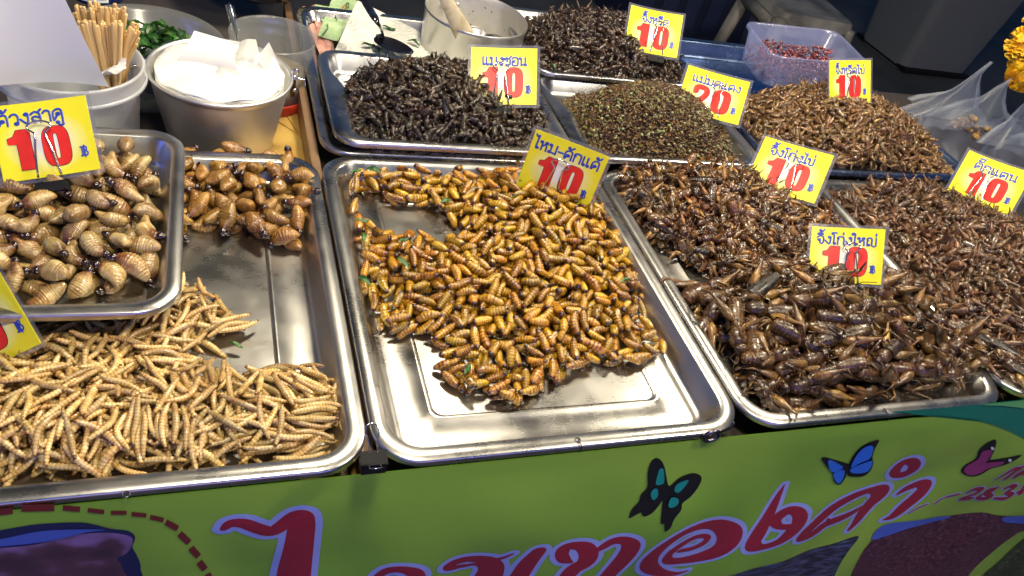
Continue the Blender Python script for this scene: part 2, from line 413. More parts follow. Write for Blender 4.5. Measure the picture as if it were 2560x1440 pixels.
sc_m = 1 / 2650.0                               # photo pixels to metres on the banner
def conv(pts, ox, oy, s):
    out = []; rad = []
    for x, y, r in pts:
        u, v = bpt(ox + x / s, oy + y / s)
        u2, v2 = bpt(ox + x / s + 4, oy + y / s); u3, v3 = bpt(ox + x / s, oy + y / s + 4)
        k = (math.hypot(u2 - u, v2 - v) * math.hypot(u3 - u, v3 - v)) ** .5 / 4
        out.append((u, v)); rad.append(r / s * k)
    return out, rad
letters = [
 (500, 1240, 2.56, [[(155, 268, 20), (200, 235, 34), (280, 230, 38), (380, 262, 40), (462, 278, 40), (540, 235, 46), (610, 185, 48), (655, 190, 55), (655, 250, 64), (645, 330, 66), (630, 430, 70), (612, 540, 74), (600, 640, 74)]]),
 (500, 1240, 2.56, [[(1150, 545, 20), (1210, 505, 26), (1300, 492, 26), (1380, 515, 34), (1390, 570, 36), (1330, 640, 36)], [(1420, 600, 30), (1380, 700, 30)]]),
 (500, 1240, 2.56, [[(1690, 478, 14), (1620, 492, 22), (1600, 478, 26), (1660, 445, 28), (1750, 430, 26), (1850, 445, 34), (1890, 490, 42), (1880, 560, 44), (1850, 640, 44)], [(1700, 480, 14), (1780, 470, 12), (1830, 500, 26), (1800, 560, 26)], [(1880, 440, 12), (1950, 420, 12), (2010, 390, 5)]]),
 (500, 1240, 2.56, [[(2170, 370, 34), (2110, 440, 40), (2060, 520, 40), (2010, 610, 40)]]),
 (1300, 1120, 4.267, [[(545, 1212, 14), (480, 1195, 40), (450, 1150, 46), (480, 1085, 52), (580, 1050, 42), (690, 1065, 58), (730, 1130, 66), (690, 1210, 70), (570, 1280, 66), (480, 1380, 58), (420, 1470, 50)],
                      [(790, 1110, 14), (880, 1050, 34), (1000, 985, 40), (1120, 975, 44), (1170, 1030, 66), (1120, 1130, 72), (1020, 1250, 72), (930, 1350, 66), (880, 1440, 60)]]),
 (1300, 1120, 4.267, [[(1780, 1302, 6), (1650, 1330, 20), (1500, 1320, 38), (1390, 1270, 55), (1370, 1190, 58), (1440, 1090, 50), (1580, 980, 40), (1760, 890, 36), (1960, 845, 40), (2130, 850, 56), (2240, 920, 78), (2210, 1020, 82), (2080, 1110, 72), (1900, 1170, 52), (1720, 1195, 36), (1600, 1195, 36), (1560, 1165, 34), (1600, 1100, 32), (1700, 1035, 34), (1850, 970, 28), (1970, 958, 22), (2010, 985, 24), (1950, 1040, 30), (1830, 1080, 24), (1700, 1090, 20)], [(1640, 1085, 26), (1590, 1070, 6)]]),
 (1860, 1080, 3.657, [[(410, 550, 4), (350, 640, 20), (250, 790, 36), (140, 930, 50), (80, 1020, 46), (150, 1045, 26), (300, 1000, 30), (430, 915, 48), (510, 830, 46), (510, 760, 36), (440, 745, 32), (350, 790, 38), (300, 840, 34), (330, 875, 22), (420, 870, 24)], [(520, 800, 16), (600, 765, 3)]]),
 (1860, 1080, 3.657, [[(995, 925, 16), (1060, 870, 28), (1170, 750, 48), (1270, 665, 60), (1285, 610, 46), (1200, 590, 26), (1050, 625, 32), (860, 720, 38), (690, 840, 44), (570, 930, 46), (540, 965, 34), (640, 955, 34), (760, 880, 34), (900, 830, 32), (1020, 785, 26), (1100, 750, 18), (1140, 740, 6)], [(800, 870, 20), (790, 830, 8)]]),
 (1860, 1080, 3.657, [[(1440, 465, 24), (1440, 420, 34), (1490, 360, 34), (1570, 335, 30), (1610, 365, 30), (1590, 420, 34), (1530, 460, 34), (1450, 475, 22)]]),
 (1860, 1080, 3.657, [[(1460, 640, 10), (1550, 585, 24), (1660, 540, 30), (1700, 560, 36), (1640, 630, 42), (1520, 720, 38), (1400, 810, 26), (1310, 850, 6)]]),
]
small = [
 (1860, 1080, 3.657, [[(2080, 600, 8), (2140, 565, 14), (2200, 565, 16), (2150, 610, 14), (2020, 660, 12), (2120, 655, 12)],
                      [(2330, 560, 12), (2270, 570, 14), (2260, 605, 14), (2290, 640, 14), (2240, 660, 12), (2180, 650, 12), (2220, 615, 12), (2300, 585, 12), (2350, 545, 10)],
                      [(2420, 560, 10), (2480, 535, 14), (2510, 550, 14), (2440, 595, 12), (2480, 615, 14), (2420, 650, 12), (2330, 650, 8)], [(1900, 640, 8), (2000, 615, 8)],
                      [(1780, 695, 8), (1840, 660, 6), (1890, 640, 6)], [(1530, 780, 5), (1620, 735, 6), (1700, 705, 6)],
                      [(2330, 465, 6), (2430, 400, 12), (2500, 360, 14), (2540, 370, 14)], [(2420, 460, 14), (2500, 390, 16), (2560, 350, 16)], [(2520, 440, 18), (2560, 400, 18), (2600, 410, 18)],
                      [(2560, 600, 12), (2620, 520, 14)], [(2540, 590, 10), (2620, 570, 10)]]),
]
for li, (ox, oy, s, strokes) in enumerate(letters + small):
    gl = Geo(); gr = Geo(); big = li < len(letters)
    for st in strokes:
        p, r = conv(st, ox, oy, s)
        ext = (17.5 if big else 5.5) * sc_m
        flat_stroke(gl, p, [a + ext for a in r], .0003, .00015, bmap)
        flat_stroke(gr, p, r, .0006, .00015, bmap)
    lo = link('banner_letter' if big else 'banner_small_text', gr.mesh('letter_fill', I_RED), BN, MB)
    link('letter_outline', gl.mesh('letter_outline', I_LAV), lo)
def bp(pts, ox, oy, s): return [bpt(ox + x / s, oy + y / s) for x, y in pts]
# dashed red curve
cx = [(0, 572, 0), (0, 0, 0)]
dash = [((-60, 590), (122, 565), 36), ((220, 540), (605, 528), 38), ((700, 528), (900, 546), 30), ((990, 552), (1180, 572), 24), ((1255, 578), (1440, 578), 22), ((1495, 592), (1668, 606), 24),
        ((1710, 622), (1865, 658), 26), ((1890, 680), (2030, 755), 34), ((2050, 810), (2160, 915), 38), ((2180, 975), (2270, 1080), 38), ((2275, 1140), (2345, 1240), 38), ((2370, 1290), (2420, 1400), 38)]
g = Geo()
for a, b, w in dash:
    s = 4.571
    d = np.array(b, float) - np.array(a); d /= np.linalg.norm(d); nrm = np.array([-d[1], d[0]]) * w
    q = [np.array(a) - nrm, np.array(b) - nrm, np.array(b) + nrm, np.array(a) + nrm]
    quad = [bpt(p[0] / s, 1180 + p[1] / s) for p in q]
    V = []; kk = 6
    for i in range(kk + 1):
        t = i / kk
        for (A, B_) in ((0, 1), (3, 2)):
            u = quad[A][0] * (1 - t) + quad[B_][0] * t; v = quad[A][1] * (1 - t) + quad[B_][1] * t
            V.append(bmap(u, v, .0006))
    g.add(V, [(2 * i, 2 * i + 2, 2 * i + 3, 2 * i + 1) for i in range(kk)])
link('dashed_curve', g.mesh('dashed_curve', I_RED2), BN, MB)
# printed head with a cap, lower left
g = Geo(); s = 4.571
bgrid_poly(g, bp([(-900, 900), (-300, 830), (0, 780), (400, 715), (850, 690), (1050, 712), (1260, 765), (1450, 785), (1530, 840), (1530, 900), (1505, 980), (1560, 1080), (1600, 1250), (1500, 1600), (-900, 1700)], 0, 1180, s), .0005)
link('printed_cap', g.mesh('printed_cap', I_NAVY), BN, MB)
g = Geo(); bgrid_poly(g, bp([(-900, 1010), (-200, 900), (0, 880), (450, 790), (900, 770), (1200, 775), (1000, 800), (700, 880), (400, 930), (0, 970), (-300, 1010), (-900, 1130)], 0, 1180, s), .0009)
link('printed_cap_band', g.mesh('printed_cap_band', I_MBL), BN, MB)
g = Geo(); bgrid_poly(g, bp([(-900, 1100), (-100, 1000), (400, 950), (800, 850), (1200, 810), (1480, 850), (1500, 950), (1430, 1060), (1330, 1130), (1380, 1220), (1300, 1500), (-900, 1600)], 0, 1180, s), .0007)
link('printed_face', g.mesh('printed_face', skinm), BN, MB)
# butterflies
def butterfly(parts, ox, oy, s, nm):
    root = None
    for i, (m_, pts) in enumerate(parts):
        g = Geo(); bgrid_poly(g, bp(pts, ox, oy, s), .0008 + .0004 * i, 4)
        o = link('printed_butterfly' if root is None else 'wing_marking', g.mesh('butterfly', m_), root or BN, MB if root is None else None)
        if root is None: root = o
butterfly([(I_BLK, [(1500, 180), (1570, 250), (1600, 430), (1640, 430), (1740, 360), (1880, 325), (1965, 365), (1930, 450), (1840, 540), (1740, 600), (1720, 660), (1640, 740), (1590, 830), (1530, 860), (1550, 790), (1490, 780), (1530, 680), (1580, 610), (1540, 570), (1470, 640), (1400, 700), (1320, 730), (1290, 690), (1250, 680), (1170, 760), (1200, 680), (1280, 600), (1310, 530), (1380, 460), (1390, 330), (1430, 220)]),
           (I_TEAL, [(1520, 285), (1560, 290), (1560, 400), (1530, 430), (1470, 430), (1490, 350)]), (I_TEAL, [(1820, 385), (1760, 460), (1700, 500), (1660, 480), (1700, 420)]),
           (I_TEAL, [(1440, 470), (1480, 470), (1480, 530), (1430, 570), (1405, 520)]), (I_TEAL, [(1620, 540), (1690, 550), (1680, 600), (1610, 630), (1580, 610)])], 1300, 1120, 4.267, 'a')
butterfly([(I_BLK, [(745, 300), (800, 292), (900, 340), (970, 385), (1000, 370), (1060, 260), (1150, 170), (1275, 128), (1240, 210), (1215, 290), (1222, 340), (1180, 420), (1110, 460), (1000, 465), (985, 430), (970, 480), (920, 540), (870, 520), (850, 440), (800, 380)]),
           (I_BLU, [(820, 310), (900, 350), (950, 395), (850, 430), (810, 360)]), (I_BLU, [(860, 440), (950, 410), (960, 450), (915, 525), (875, 505)]),
           (I_BLU, [(1190, 175), (1220, 200), (1190, 290), (1100, 340), (1020, 385), (1060, 290), (1120, 210)]), (I_BLU, [(1200, 310), (1200, 350), (1150, 410), (1040, 430), (1010, 400), (1100, 350)])], 1860, 1080, 3.657, 'b')
butterfly([(I_BLK, [(2345, 120), (2335, 200), (2290, 290), (2260, 345), (2350, 310), (2450, 260), (2560, 232), (2500, 280), (2400, 330), (2290, 370), (2200, 430), (2110, 455), (2040, 430), (2070, 370), (2170, 300), (2200, 220), (2270, 150)]),
           (I_PUR, [(2270, 215), (2310, 225), (2270, 300), (2240, 340), (2390, 300), (2380, 325), (2270, 370), (2190, 420), (2110, 445), (2060, 420), (2090, 370), (2190, 300), (2220, 240)]),
           (I_WHT, [(2300, 180), (2325, 190), (2320, 210), (2300, 205)]), (I_WHT, [(2440, 268), (2462, 270), (2458, 290), (2436, 288)])], 1860, 1080, 3.657, 'c')
# printed photographs, lower right
g = Geo(); bgrid_poly(g, bp([(-120, 1260), (200, 1200), (500, 1130), (800, 1050), (1070, 985), (960, 1100), (860, 1210), (740, 1400), (600, 1600), (-500, 1700), (-700, 1400)], 1860, 1080, 3.657), .0005)
link('printed_wood_photo', g.mesh('printed_wood_photo', woodp), BN, MB)
g = Geo(); bgrid_poly(g, bp([(1210, 990), (1320, 890), (1550, 850), (1900, 830), (2200, 780), (2350, 790), (2600, 800), (2700, 900), (2560, 930), (2300, 1130), (2050, 1350), (1900, 1600), (900, 1600), (960, 1330), (1080, 1120)], 1860, 1080, 3.657), .0005)
pho = link('printed_insect_photo', g.mesh('printed_insect_photo', heapm), BN, MB)
g = Geo(); bgrid_poly(g, bp([(1180, 1005), (1280, 900), (1500, 845), (1900, 825), (1900, 850), (1600, 890), (1400, 930), (1290, 975)], 1860, 1080, 3.657), .0010)
link('photo_edge', g.mesh('photo_edge', I_MBL), pho)
g = Geo(); bgrid_poly(g, bp([(2400, 800), (2700, 780), (2700, 850), (2420, 850)], 1860, 1080, 3.657), .0010)
link('photo_edge', g.mesh('photo_edge', I_MBL), pho)
g = Geo(); bgrid_poly(g, bp([(2650, 950), (2350, 1180), (2150, 1350), (2000, 1600), (2900, 1600), (2900, 900)], 1860, 1080, 3.657), .0010)
link('printed_leaf_photo', g.mesh('printed_leaf_photo', grassp), BN, MB)
# green swirls at the right end
g = Geo(); bgrid_poly(g, bp([(160, 1228), (700, 1180), (1440, 1100), (2600, 960), (2600, 1700), (1900, 1700), (1500, 1480), (1250, 1370), (950, 1290), (600, 1250)], 2200, 740, 4), .0004)
link('printed_swirl', g.mesh('printed_swirl', I_DGR), BN, MB)
g = Geo(); bgrid_poly(g, bp([(1080, 1145), (1440, 1105), (2300, 1000), (2300, 1300), (1440, 1170)], 2200, 740, 4), .0012)
link('printed_swirl', g.mesh('printed_swirl', I_LGR), BN, MB)
# eyelets
eye_m = mat('eyelet_metal', (.14, .13, .16), .3, 1)
def eyelet(px, py, r=.009):
    u, v = bpt(px, py); g = Geo()
    a = np.linspace(0, 2 * math.pi, 25)
    tube(g, [(u + r * math.cos(t), yb(u, v) - .002, v + r * math.sin(t) * .9) for t in a], .0022, 8, caps=False)
    link('eyelet', g.mesh('eyelet', eye_m), BN, MB)
    g = Geo(); tube(g, [(u + .8 * r, yb(u, v) - .003, v + .8 * r), (u + 1.9 * r, yb(u, v) - .004, v + 1.8 * r), (u + 1.6 * r, yb(u, v) - .004, v + 2.6 * r)], .0015, 6)
    link('tie', g.mesh('tie', eye_m), BN, MB)
eyelet(1788, 1106)

# ------------------------------------------------------------------ trays
def rrect(x0, x1, y0, y1, r, nc=8, ns=12):
    r = max(r, .002); pts = []
    def seg(a, b):
        for k in range(ns): pts.append((a[0] + (b[0] - a[0]) * (k + .5) / (ns + .5), a[1] + (b[1] - a[1]) * (k + .5) / (ns + .5)))
    def arc(cx, cy, a0):
        for k in range(nc + 1):
            a = a0 + math.pi / 2 * k / nc; pts.append((cx + r * math.cos(a), cy + r * math.sin(a)))
    arc(x1 - r, y1 - r, 0); seg((x1 - r, y1), (x0 + r, y1))
    arc(x0 + r, y1 - r, math.pi / 2); seg((x0, y1 - r), (x0, y0 + r))
    arc(x0 + r, y0 + r, math.pi); seg((x0 + r, y0), (x1 - r, y0))
    arc(x1 - r, y0 + r, 1.5 * math.pi); seg((x1, y0 + r), (x1, y1 - r))
    return pts
def tray(label, x0, x1, y0, y1, zr=0.0, depth=.028, rim=.0155, rc=.045, groove=True, wavy=False, m=None, tilt=0.0, group=None):
    m = m or STEEL
    cx, cy = (x0 + x1) / 2, (y0 + y1) / 2
    X, Y = (x1 - x0) / 2, (y1 - y0) / 2
    loops = [(0, -.0075), (0, -.0018), (.0016, 0), (rim - .001, 0), (rim + .0014, -.002), (rim + .0098, -depth * .80), (rim + .013, -depth * .96), (rim + .019, -depth)]
    if groove: loops += [(rim + .048, -depth), (rim + .0505, -depth + .0022), (rim + .0535, -depth + .0022), (rim + .056, -depth)]
    V = []; n = 0
    for d, z in loops:
        ring = rrect(-X + d, X - d, -Y + d, Y - d, rc - d * .8 if d < rim + .02 else .012)
        if wavy and d > rim * .5:
            out = []
            for (x, y) in ring:
                s = (y / Y)
                b = 1 / (1 + math.exp((s - .35) * 16))              # rim wider on the front part
                k = .013 * b + .007 * math.exp(-((s + .05) / .16) ** 2)
                e = min(1.0, max(0.0, (abs(x) / X - .55) / .3))
                out.append((x - math.copysign(k * e, x), y))
            ring = out
        n = len(ring); V += [(x, y, z) for x, y in ring]
    k = len(loops)
    F = [(i * n + j, i * n + (j + 1) % n, (i + 1) * n + (j + 1) % n, (i + 1) * n + j) for i in range(k - 1) for j in range(n)]
    g = Geo(); g.add(V, F)
    # underside
    W = [(x * (1 - .0015 / X), y * (1 - .0015 / Y), z - .0012) for x, y, z in V]
    e = Matrix.Translation((cx, cy, zr)) @ Matrix.Rotation(tilt, 4, 'X')
    g.add([V[(k - 1) * n + j] for j in range(n)], [tuple(range(n))], flat=True)
    g.add([(x, y, z - .0012) for x, y, z in V[(k - 1) * n:]], [tuple(range(n))[::-1]], flat=True)
    g.add([(x, y, z - .0012) for x, y, z in V[4 * n:8 * n]], [(i * n + j, (i + 1) * n + j, (i + 1) * n + (j + 1) % n, i * n + (j + 1) % n) for i in range(3) for j in range(n)])
    o = link('steel_tray', g.mesh('steel_tray', m), None, e)
    tag(o, label, 'tray', group or 'steel trays of fried insects')
    return o
tray('steel tray of pale bamboo worms at the front left', -.275, .1275, .388, .874)
tray('steel tray of golden silkworm pupae in the centre', .1315, .528, .388, .878)
tray('steel tray holding big crickets in front and smaller crickets behind', .532, .931, .390, .874)
tray('steel tray of grasshoppers at the right edge', .937, 1.336, .395, .874)
EZ = .034
tray('small steel tray of pale sago grubs standing over the bamboo worms', -.33, -.028, .553, .862, EZ, .030, .014, .04, False)
tray('large steel tray under the banknotes paper towel and pot', .137, .514, .884, 1.345, 0.0, .024, .0145, .04, False, m=STEEL_D)
tray('steel tray heaped with small blackish insects', .152, .503, .878, 1.143, .020, .026, .014, .035, False, True, m=STEEL_D)
tray('steel tray heaped with red ants and green eggs', .512, .852, .880, 1.140, .014, .026, .012, .035, False, True, m=STEEL_D)
tray('steel tray heaped with dark wet crickets in the back row', .512, .838, 1.118, 1.385, .026, .026, .011, .035, False, m=STEEL_D)
blue_st = steel('blue_rimmed_steel', (.20, .28, .50), .2, .34)
tray('blue tinted tray heaped with light brown egg crickets', .870, 1.345, .885, 1.385, .006, .030, .016, .06, False, m=blue_st)

# ------------------------------------------------------------------ insect shapes
def pupa_mesh(mt, seed, L_=.0310, R_=.0063, bend=.2, ns=17, n=12, rings=8, amp=.10, name='pupa'):
    r = random.Random(seed); g = Geo()
    s = np.linspace(0, 1, ns * 2 - 1) if ns < 12 else np.linspace(0, 1, ns * 2 - 1)
    prof = np.clip(np.sin(np.pi * np.clip(s * .92 + .05, 0, 1)), 0, 1) ** .44 * (1.05 - .24 * s)
    ringm = 1 + amp * (np.abs(np.sin(np.pi * rings * s)) - .6) * (s > .28)
    x = (s - .5) * L_; z = -bend * L_ * ((s - .5) ** 2) * 4 * .5 * r.uniform(.2, 1.6)
    y = bend * L_ * .4 * r.uniform(-1, 1) * (s - .5) ** 2 * 4
    tone = .57 + .32 * (np.abs(np.sin(np.pi * rings * s)) ** .7 - .72) * (s > .2)
    tone = tone - .55 * np.exp(-(s / .07) ** 2) - .55 * np.exp(-((1 - s) / .09) ** 2)
    if r.random() < .3: prof = prof * (1 - .3 * np.exp(-((s - r.uniform(.3, .8)) / .12) ** 2))      # shrivelled
    tone = tone + r.uniform(-.12, .06)
    tube(g, np.column_stack([x, y, z]), R_ * prof * ringm, n, tone, sx=r.uniform(.8, 1.0), sy=.94)
    # wing cases of the pupa
    return g.mesh(name, mt)
M_PUPA = insect('fried_pupa', [(.0, (.035, .010, .002)), (.3, (.18, .058, .003)), (.52, (.44, .215, .006)), (.8, (.62, .37, .012)), (1, (.72, .49, .04))], (.12, .32), .7, 420, .6, .03, .42, mott=.95)
M_WORM = insect('fried_bamboo_worm', [(.0, (.04, .012, .004)), (.25, (.22, .090, .016)), (.55, (.56, .33, .09)), (1, (.80, .63, .31))], (.18, .40), .7, 480, .45, .02, .45, mott=1.3)
M_GRUB = insect('pale_grub_skin', [(.0, (.10, .03, .008)), (.3, (.19, .085, .022)), (.6, (.38, .24, .085)), (1, (.55, .43, .21))], (.16, .36), .9, 230, .4, .02, .38, mott=1.4)
M_GRUB2 = insect('brown_grub_skin', [(.0, (.06, .016, .005)), (.3, (.14, .055, .009)), (.6, (.31, .155, .030)), (1, (.48, .29, .08))], (.14, .34), .9, 230, .3, .02, .4, mott=.9)
M_HEAD = mat('black_grub_head', (.018, .006, .004), .12, 0, .7, .6)

def worm_mesh(seed):
    r = random.Random(seed); g = Geo(); ns = 31
    s = np.linspace(0, 1, ns); L_ = .046; R_ = .0032 * r.uniform(.85, 1.12)
    ang = r.uniform(.05, .9) * r.choice((-1, 1)) + (r.random() < .15) * 1.0; w2 = r.uniform(-.35, .35)
    th = ang * (s - .5) + w2 * np.sin(s * 6)
    x = np.cumsum(np.cos(th)) * L_ / ns; y = np.cumsum(np.sin(th)) * L_ / ns
    x -= x.mean(); y -= y.mean(); zz = .002 * np.sin(s * r.uniform(2, 6) + r.uniform(0, 6))
    prof = np.clip(np.sin(np.pi * np.clip(s * .94 + .03, 0, 1)), 0, 1) ** .38
    rg = np.tile([1.0, .80], ns)[:ns]
    tone = .62 + .22 * np.tile([1, -.5], ns)[:ns] - .6 * np.exp(-(s / .05) ** 2) - .25 * np.exp(-((1 - s) / .08) ** 2)
    tube(g, np.column_stack([x, y, zz]), R_ * prof * rg, 8, tone)
    return g.mesh('bamboo_worm', M_WORM)
def grub_mesh(seed, mt, L_=.040, R_=.0112, curl=(.4, 1.9)):
    r = random.Random(seed); g = Geo(); ns = 53; s = np.linspace(0, 1, ns)
    ang = r.uniform(*curl) * r.choice((-1, 1)); th = ang * (s - .5)
    x = np.cumsum(np.cos(th)) * L_ / ns; y = np.cumsum(np.sin(th)) * L_ / ns; x -= x.mean(); y -= y.mean()
    prof = (np.sin(np.pi * np.clip(s * .93 + .05, 0, 1)) ** .5) * (1 - .18 * np.abs(s - r.uniform(.35, .6)) * 2)
    ph_ = np.cumsum(np.array([r.uniform(.5, 1.5) for _ in range(ns)])) / ns
    rg = 1 + .045 * np.sin(ph_ * np.pi * 2 * 15) + .06 * np.sin(s * r.uniform(6, 11) + r.uniform(0, 6))
    tone = .62 + .09 * np.sin(ph_ * np.pi * 2 * 15) + .1 * np.sin(s * r.uniform(4, 9) + r.uniform(0, 6)) - .45 * np.exp(-((s - .03) / .13) ** 2) - .2 * np.exp(-((1 - s) / .06) ** 2)
    pts = np.column_stack([x, y, .0015 * np.sin(s * 5 + r.uniform(0, 6))])
    sx = r.uniform(.78, .95)
    tube(g, pts, R_ * prof * rg, 16, tone, sx=sx)
    for q in range(3):                      # dents and folds
        dc = np.array([r.uniform(-.4, .4) * L_, r.uniform(-1, 1) * R_, r.uniform(-1, 1) * R_]); V_ = g.v[0]
        w_ = np.exp(-((V_ - dc) ** 2).sum(1) / (R_ * .62) ** 2); V_ -= (V_ - V_.mean(0)) * w_[:, None] * np.array([.15, .34, .34])
    me = g.mesh('grub', mt)
    h = Geo(); d = pts[0] - pts[3]; d /= np.linalg.norm(d)
    c = pts[0] + d * .0008
    ellip(h, c, (.0042, .0050, .0044), nu=12, nv=8)
    ellip(h, c + d * .0035, (.0022, .0030, .0022), nu=8, nv=6)
    return me, h.mesh('grub_head', M_HEAD)

def limb(g, a, b, c, r0, r1, t, n=5):
    tube(g, [a, (np.array(a) + b) / 2 + (0, 0, .0003), b], [r0 * .7, r0, r0 * .5], n, t)
    tube(g, [b, c], [r0 * .5, r1], max(3, n - 2), t - .1)
def cricket(seed, L_=.030, fine=False, wings=.5, slim=1.0, legtone=.8, split=False, splay=1.0):
    """one cricket, head towards +x; returns geos"""
    r = random.Random(seed); G = {k: Geo() for k in ('body', 'wing', 'leg1', 'leg2')}
    if not split:
        gg = Geo(); G = {k: gg for k in G}
    k = L_ / .03; w = slim
    n = 12 if fine else 7; m_ = 21 if fine else 11
    s = np.linspace(0, 1, m_)
    prof = np.sin(np.pi * np.clip(s * .8 + .18, 0, 1)) ** .6
    bend = r.uniform(-.3, .3)
    xs = (-.0135 + .0165 * s) * k; ys = bend * .006 * k * (1 - s) ** 2; zs = -.001 * k * (1 - s) ** 2
    rg = 1 + (.07 if fine else .1) * np.tile([1, -1], m_)[:m_]
    tone = .42 + .16 * np.tile([1, -1], m_)[:m_]
    tube(G['body'], np.column_stack([xs, ys, zs]), .0042 * k * w * prof * rg, n, tone, sx=.85)
    tube(G['body'], np.array([(.001, 0, .0), (.0035, 0, .0002), (.0075, 0, .0001), (.0095, 0, -.0002)]) * k, np.array([.0030, .0037, .0036, .0026]) * k * w, n, .36)
    ellip(G['body'], (.0115 * k, 0, -.0006 * k), (.0022 * k, .0028 * k * w, .0028 * k * w), .30, 0, n, 6)
    for sgn in (-1, 1):
        if fine: ellip(G['body'], (.0125 * k, sgn * .0024 * k, .0006 * k), (.0009 * k,) * 3, .05, 0, 6, 4)
        # hind leg: big drumstick femur
        a = np.array([-.001 * k, sgn * .0030 * k * w, .0005 * k])
        ang = r.uniform(.15, .95) * splay; up = r.uniform(-.3, .9) * splay
        d = np.array([-math.cos(ang) * math.cos(up), sgn * math.sin(ang), math.sin(up)])
        FL = (.0150 if split else .0140) * k
        lg = G['leg1' if sgn < 0 else 'leg2']
        u = np.linspace(0, 1, 9 if fine else 5)
        fr = np.array([.4, .85, 1, .95, .8, .6, .42, .32, .3])[:9] if fine else np.array([.5, 1, .85, .5, .3])
        tube(lg, [a + d * FL * q for q in u], (.0021 if split else .0023) * k * fr, 9 if fine else 6, legtone + .1 - .25 * u)
        knee = a + d * FL
        d2 = np.array([math.cos(ang + r.uniform(.3, 1.2)) * .9, sgn * .3, -.45]) * r.choice((1, 1, -.8))
        tube(lg, [knee, knee + d2 * .005 * k, knee + d2 * .010 * k], np.array([.0007, .0005, .0003]) * k, 5 if fine else 3, .5)
        # small legs
        for q, x0 in ((0, .004), (1, .0075)):
            a = np.array([x0 * k, sgn * .0022 * k * w, -.0018 * k])
            e1 = a + np.array([r.uniform(-.5, 1), sgn * 1.0, r.uniform(-.9, .6)]) * .0042 * k
            e2 = e1 + np.array([r.uniform(-1, .4), sgn * r.uniform(-.4, .8), r.uniform(-1, .2)]) * .004 * k
            tube(G['body'], [a, e1, e2], np.array([.0009, .0006, .0003]) * k, 5 if fine else 3, .6)
        if r.random() < .6:
            tube(G['body'], [(.013 * k, sgn * .001 * k, .001 * k), (.018 * k, sgn * .004 * k, .004 * k), (.023 * k, sgn * r.uniform(.002, .009) * k, .002 * k)], .00025 * k, 3, .3)
    if r.random() < wings:
        wv = []; nu_, nv_ = (9, 6) if fine else (5, 4)
        for i in range(nu_):
            for j in range(nv_):
                u = i / (nu_ - 1); v = j / (nv_ - 1) * 2 - 1
                th = v * 1.15 * (1 - .45 * u ** 1.5)
                rr = .0041 * k * w * (1 - .35 * u ** 2)
                wv.append(((.003 - .0165 * u) * k, math.sin(th) * rr * 1.05, math.cos(th) * rr + .0003 * k + .0009 * u * k))
        G['wing'].add(wv, [(i * nv_ + j, i * nv_ + j + 1, (i + 1) * nv_ + j + 1, (i + 1) * nv_ + j) for i in range(nu_ - 1) for j in range(nv_ - 1)], .22)
    return G
M_CK = insect('fried_cricket', [(.0, (.008, .004, .002)), (.3, (.045, .018, .006)), (.55, (.15, .062, .016)), (.8, (.33, .165, .038)), (1, (.48, .29, .08))], (.16, .4), .7, 500, .5, .03, .6)
M_GCK = insect('fried_giant_cricket', [(.0, (.006, .003, .002)), (.28, (.05, .020, .008)), (.5, (.085, .040, .014)), (.72, (.21, .105, .026)), (1, (.44, .25, .05))], (.2, .44), 1.0, 260, .35, .02, .5, mott=.9)
M_WING = insect('dark_wing', [(.0, (.006, .004, .003)), (.5, (.040, .019, .008)), (1, (.13, .065, .022))], (.32, .55), 1.0, 200, .12, .03, .5, mott=1.2)
M_DCK = insect('dark_wet_cricket', [(.0, (.008, .004, .003)), (.35, (.024, .011, .006)), (.6, (.055, .028, .014)), (1, (.17, .09, .04))], (.18, .42), .9, 500, .35, .03, .5)
M_BCK = insect('brown_egg_cricket', [(.0, (.02, .008, .003)), (.3, (.085, .040, .014)), (.6, (.21, .110, .038)), (1, (.40, .25, .095))], (.22, .45), .5, 400, .3, .03, .4)
M_GH = insect('fried_grasshopper', [(.0, (.01, .004, .003)), (.3, (.06, .027, .012)), (.55, (.15, .072, .030)), (.8, (.27, .135, .055)), (1, (.45, .28, .09))], (.18, .42), .7, 450, .45, .03, .5)
M_BLK = insect('blackish_insect', [(.0, (.006, .004, .002)), (.3, (.020, .011, .006)), (.6, (.052, .030, .014)), (1, (.15, .095, .038))], (.2, .45), 1.0, 500, .25, .04, .6)
M_ANT = insect('ant_heap_bits', [(.0, (.02, .008, .003)), (.35, (.07, .028, .008)), (.6, (.17, .09, .02)), (1, (.30, .21, .05))], (.25, .5), .6, 600, .3, .05, .5)
M_EGG = insect('ant_eggs', [(.0, (.10, .07, .015)), (.45, (.20, .19, .05)), (.75, (.24, .30, .12)), (1, (.42, .42, .24))], (.22, .4), .3, 300, .4, .10, .35)
M_CRUMB = mat('insect_crumbs', (.02, .01, .005), .35, 0, .5, .3)
nb_ = noise(M_CRUMB, 350, 4); bump(M_CRUMB, nb_.outputs[0], 1.0, .006)
L(M_CRUMB, ramp(M_CRUMB, nb_.outputs[0], [(.35, (.006, .003, .002)), (.7, (.06, .026, .01))]).outputs[0], BS(M_CRUMB).inputs['Base Color'])

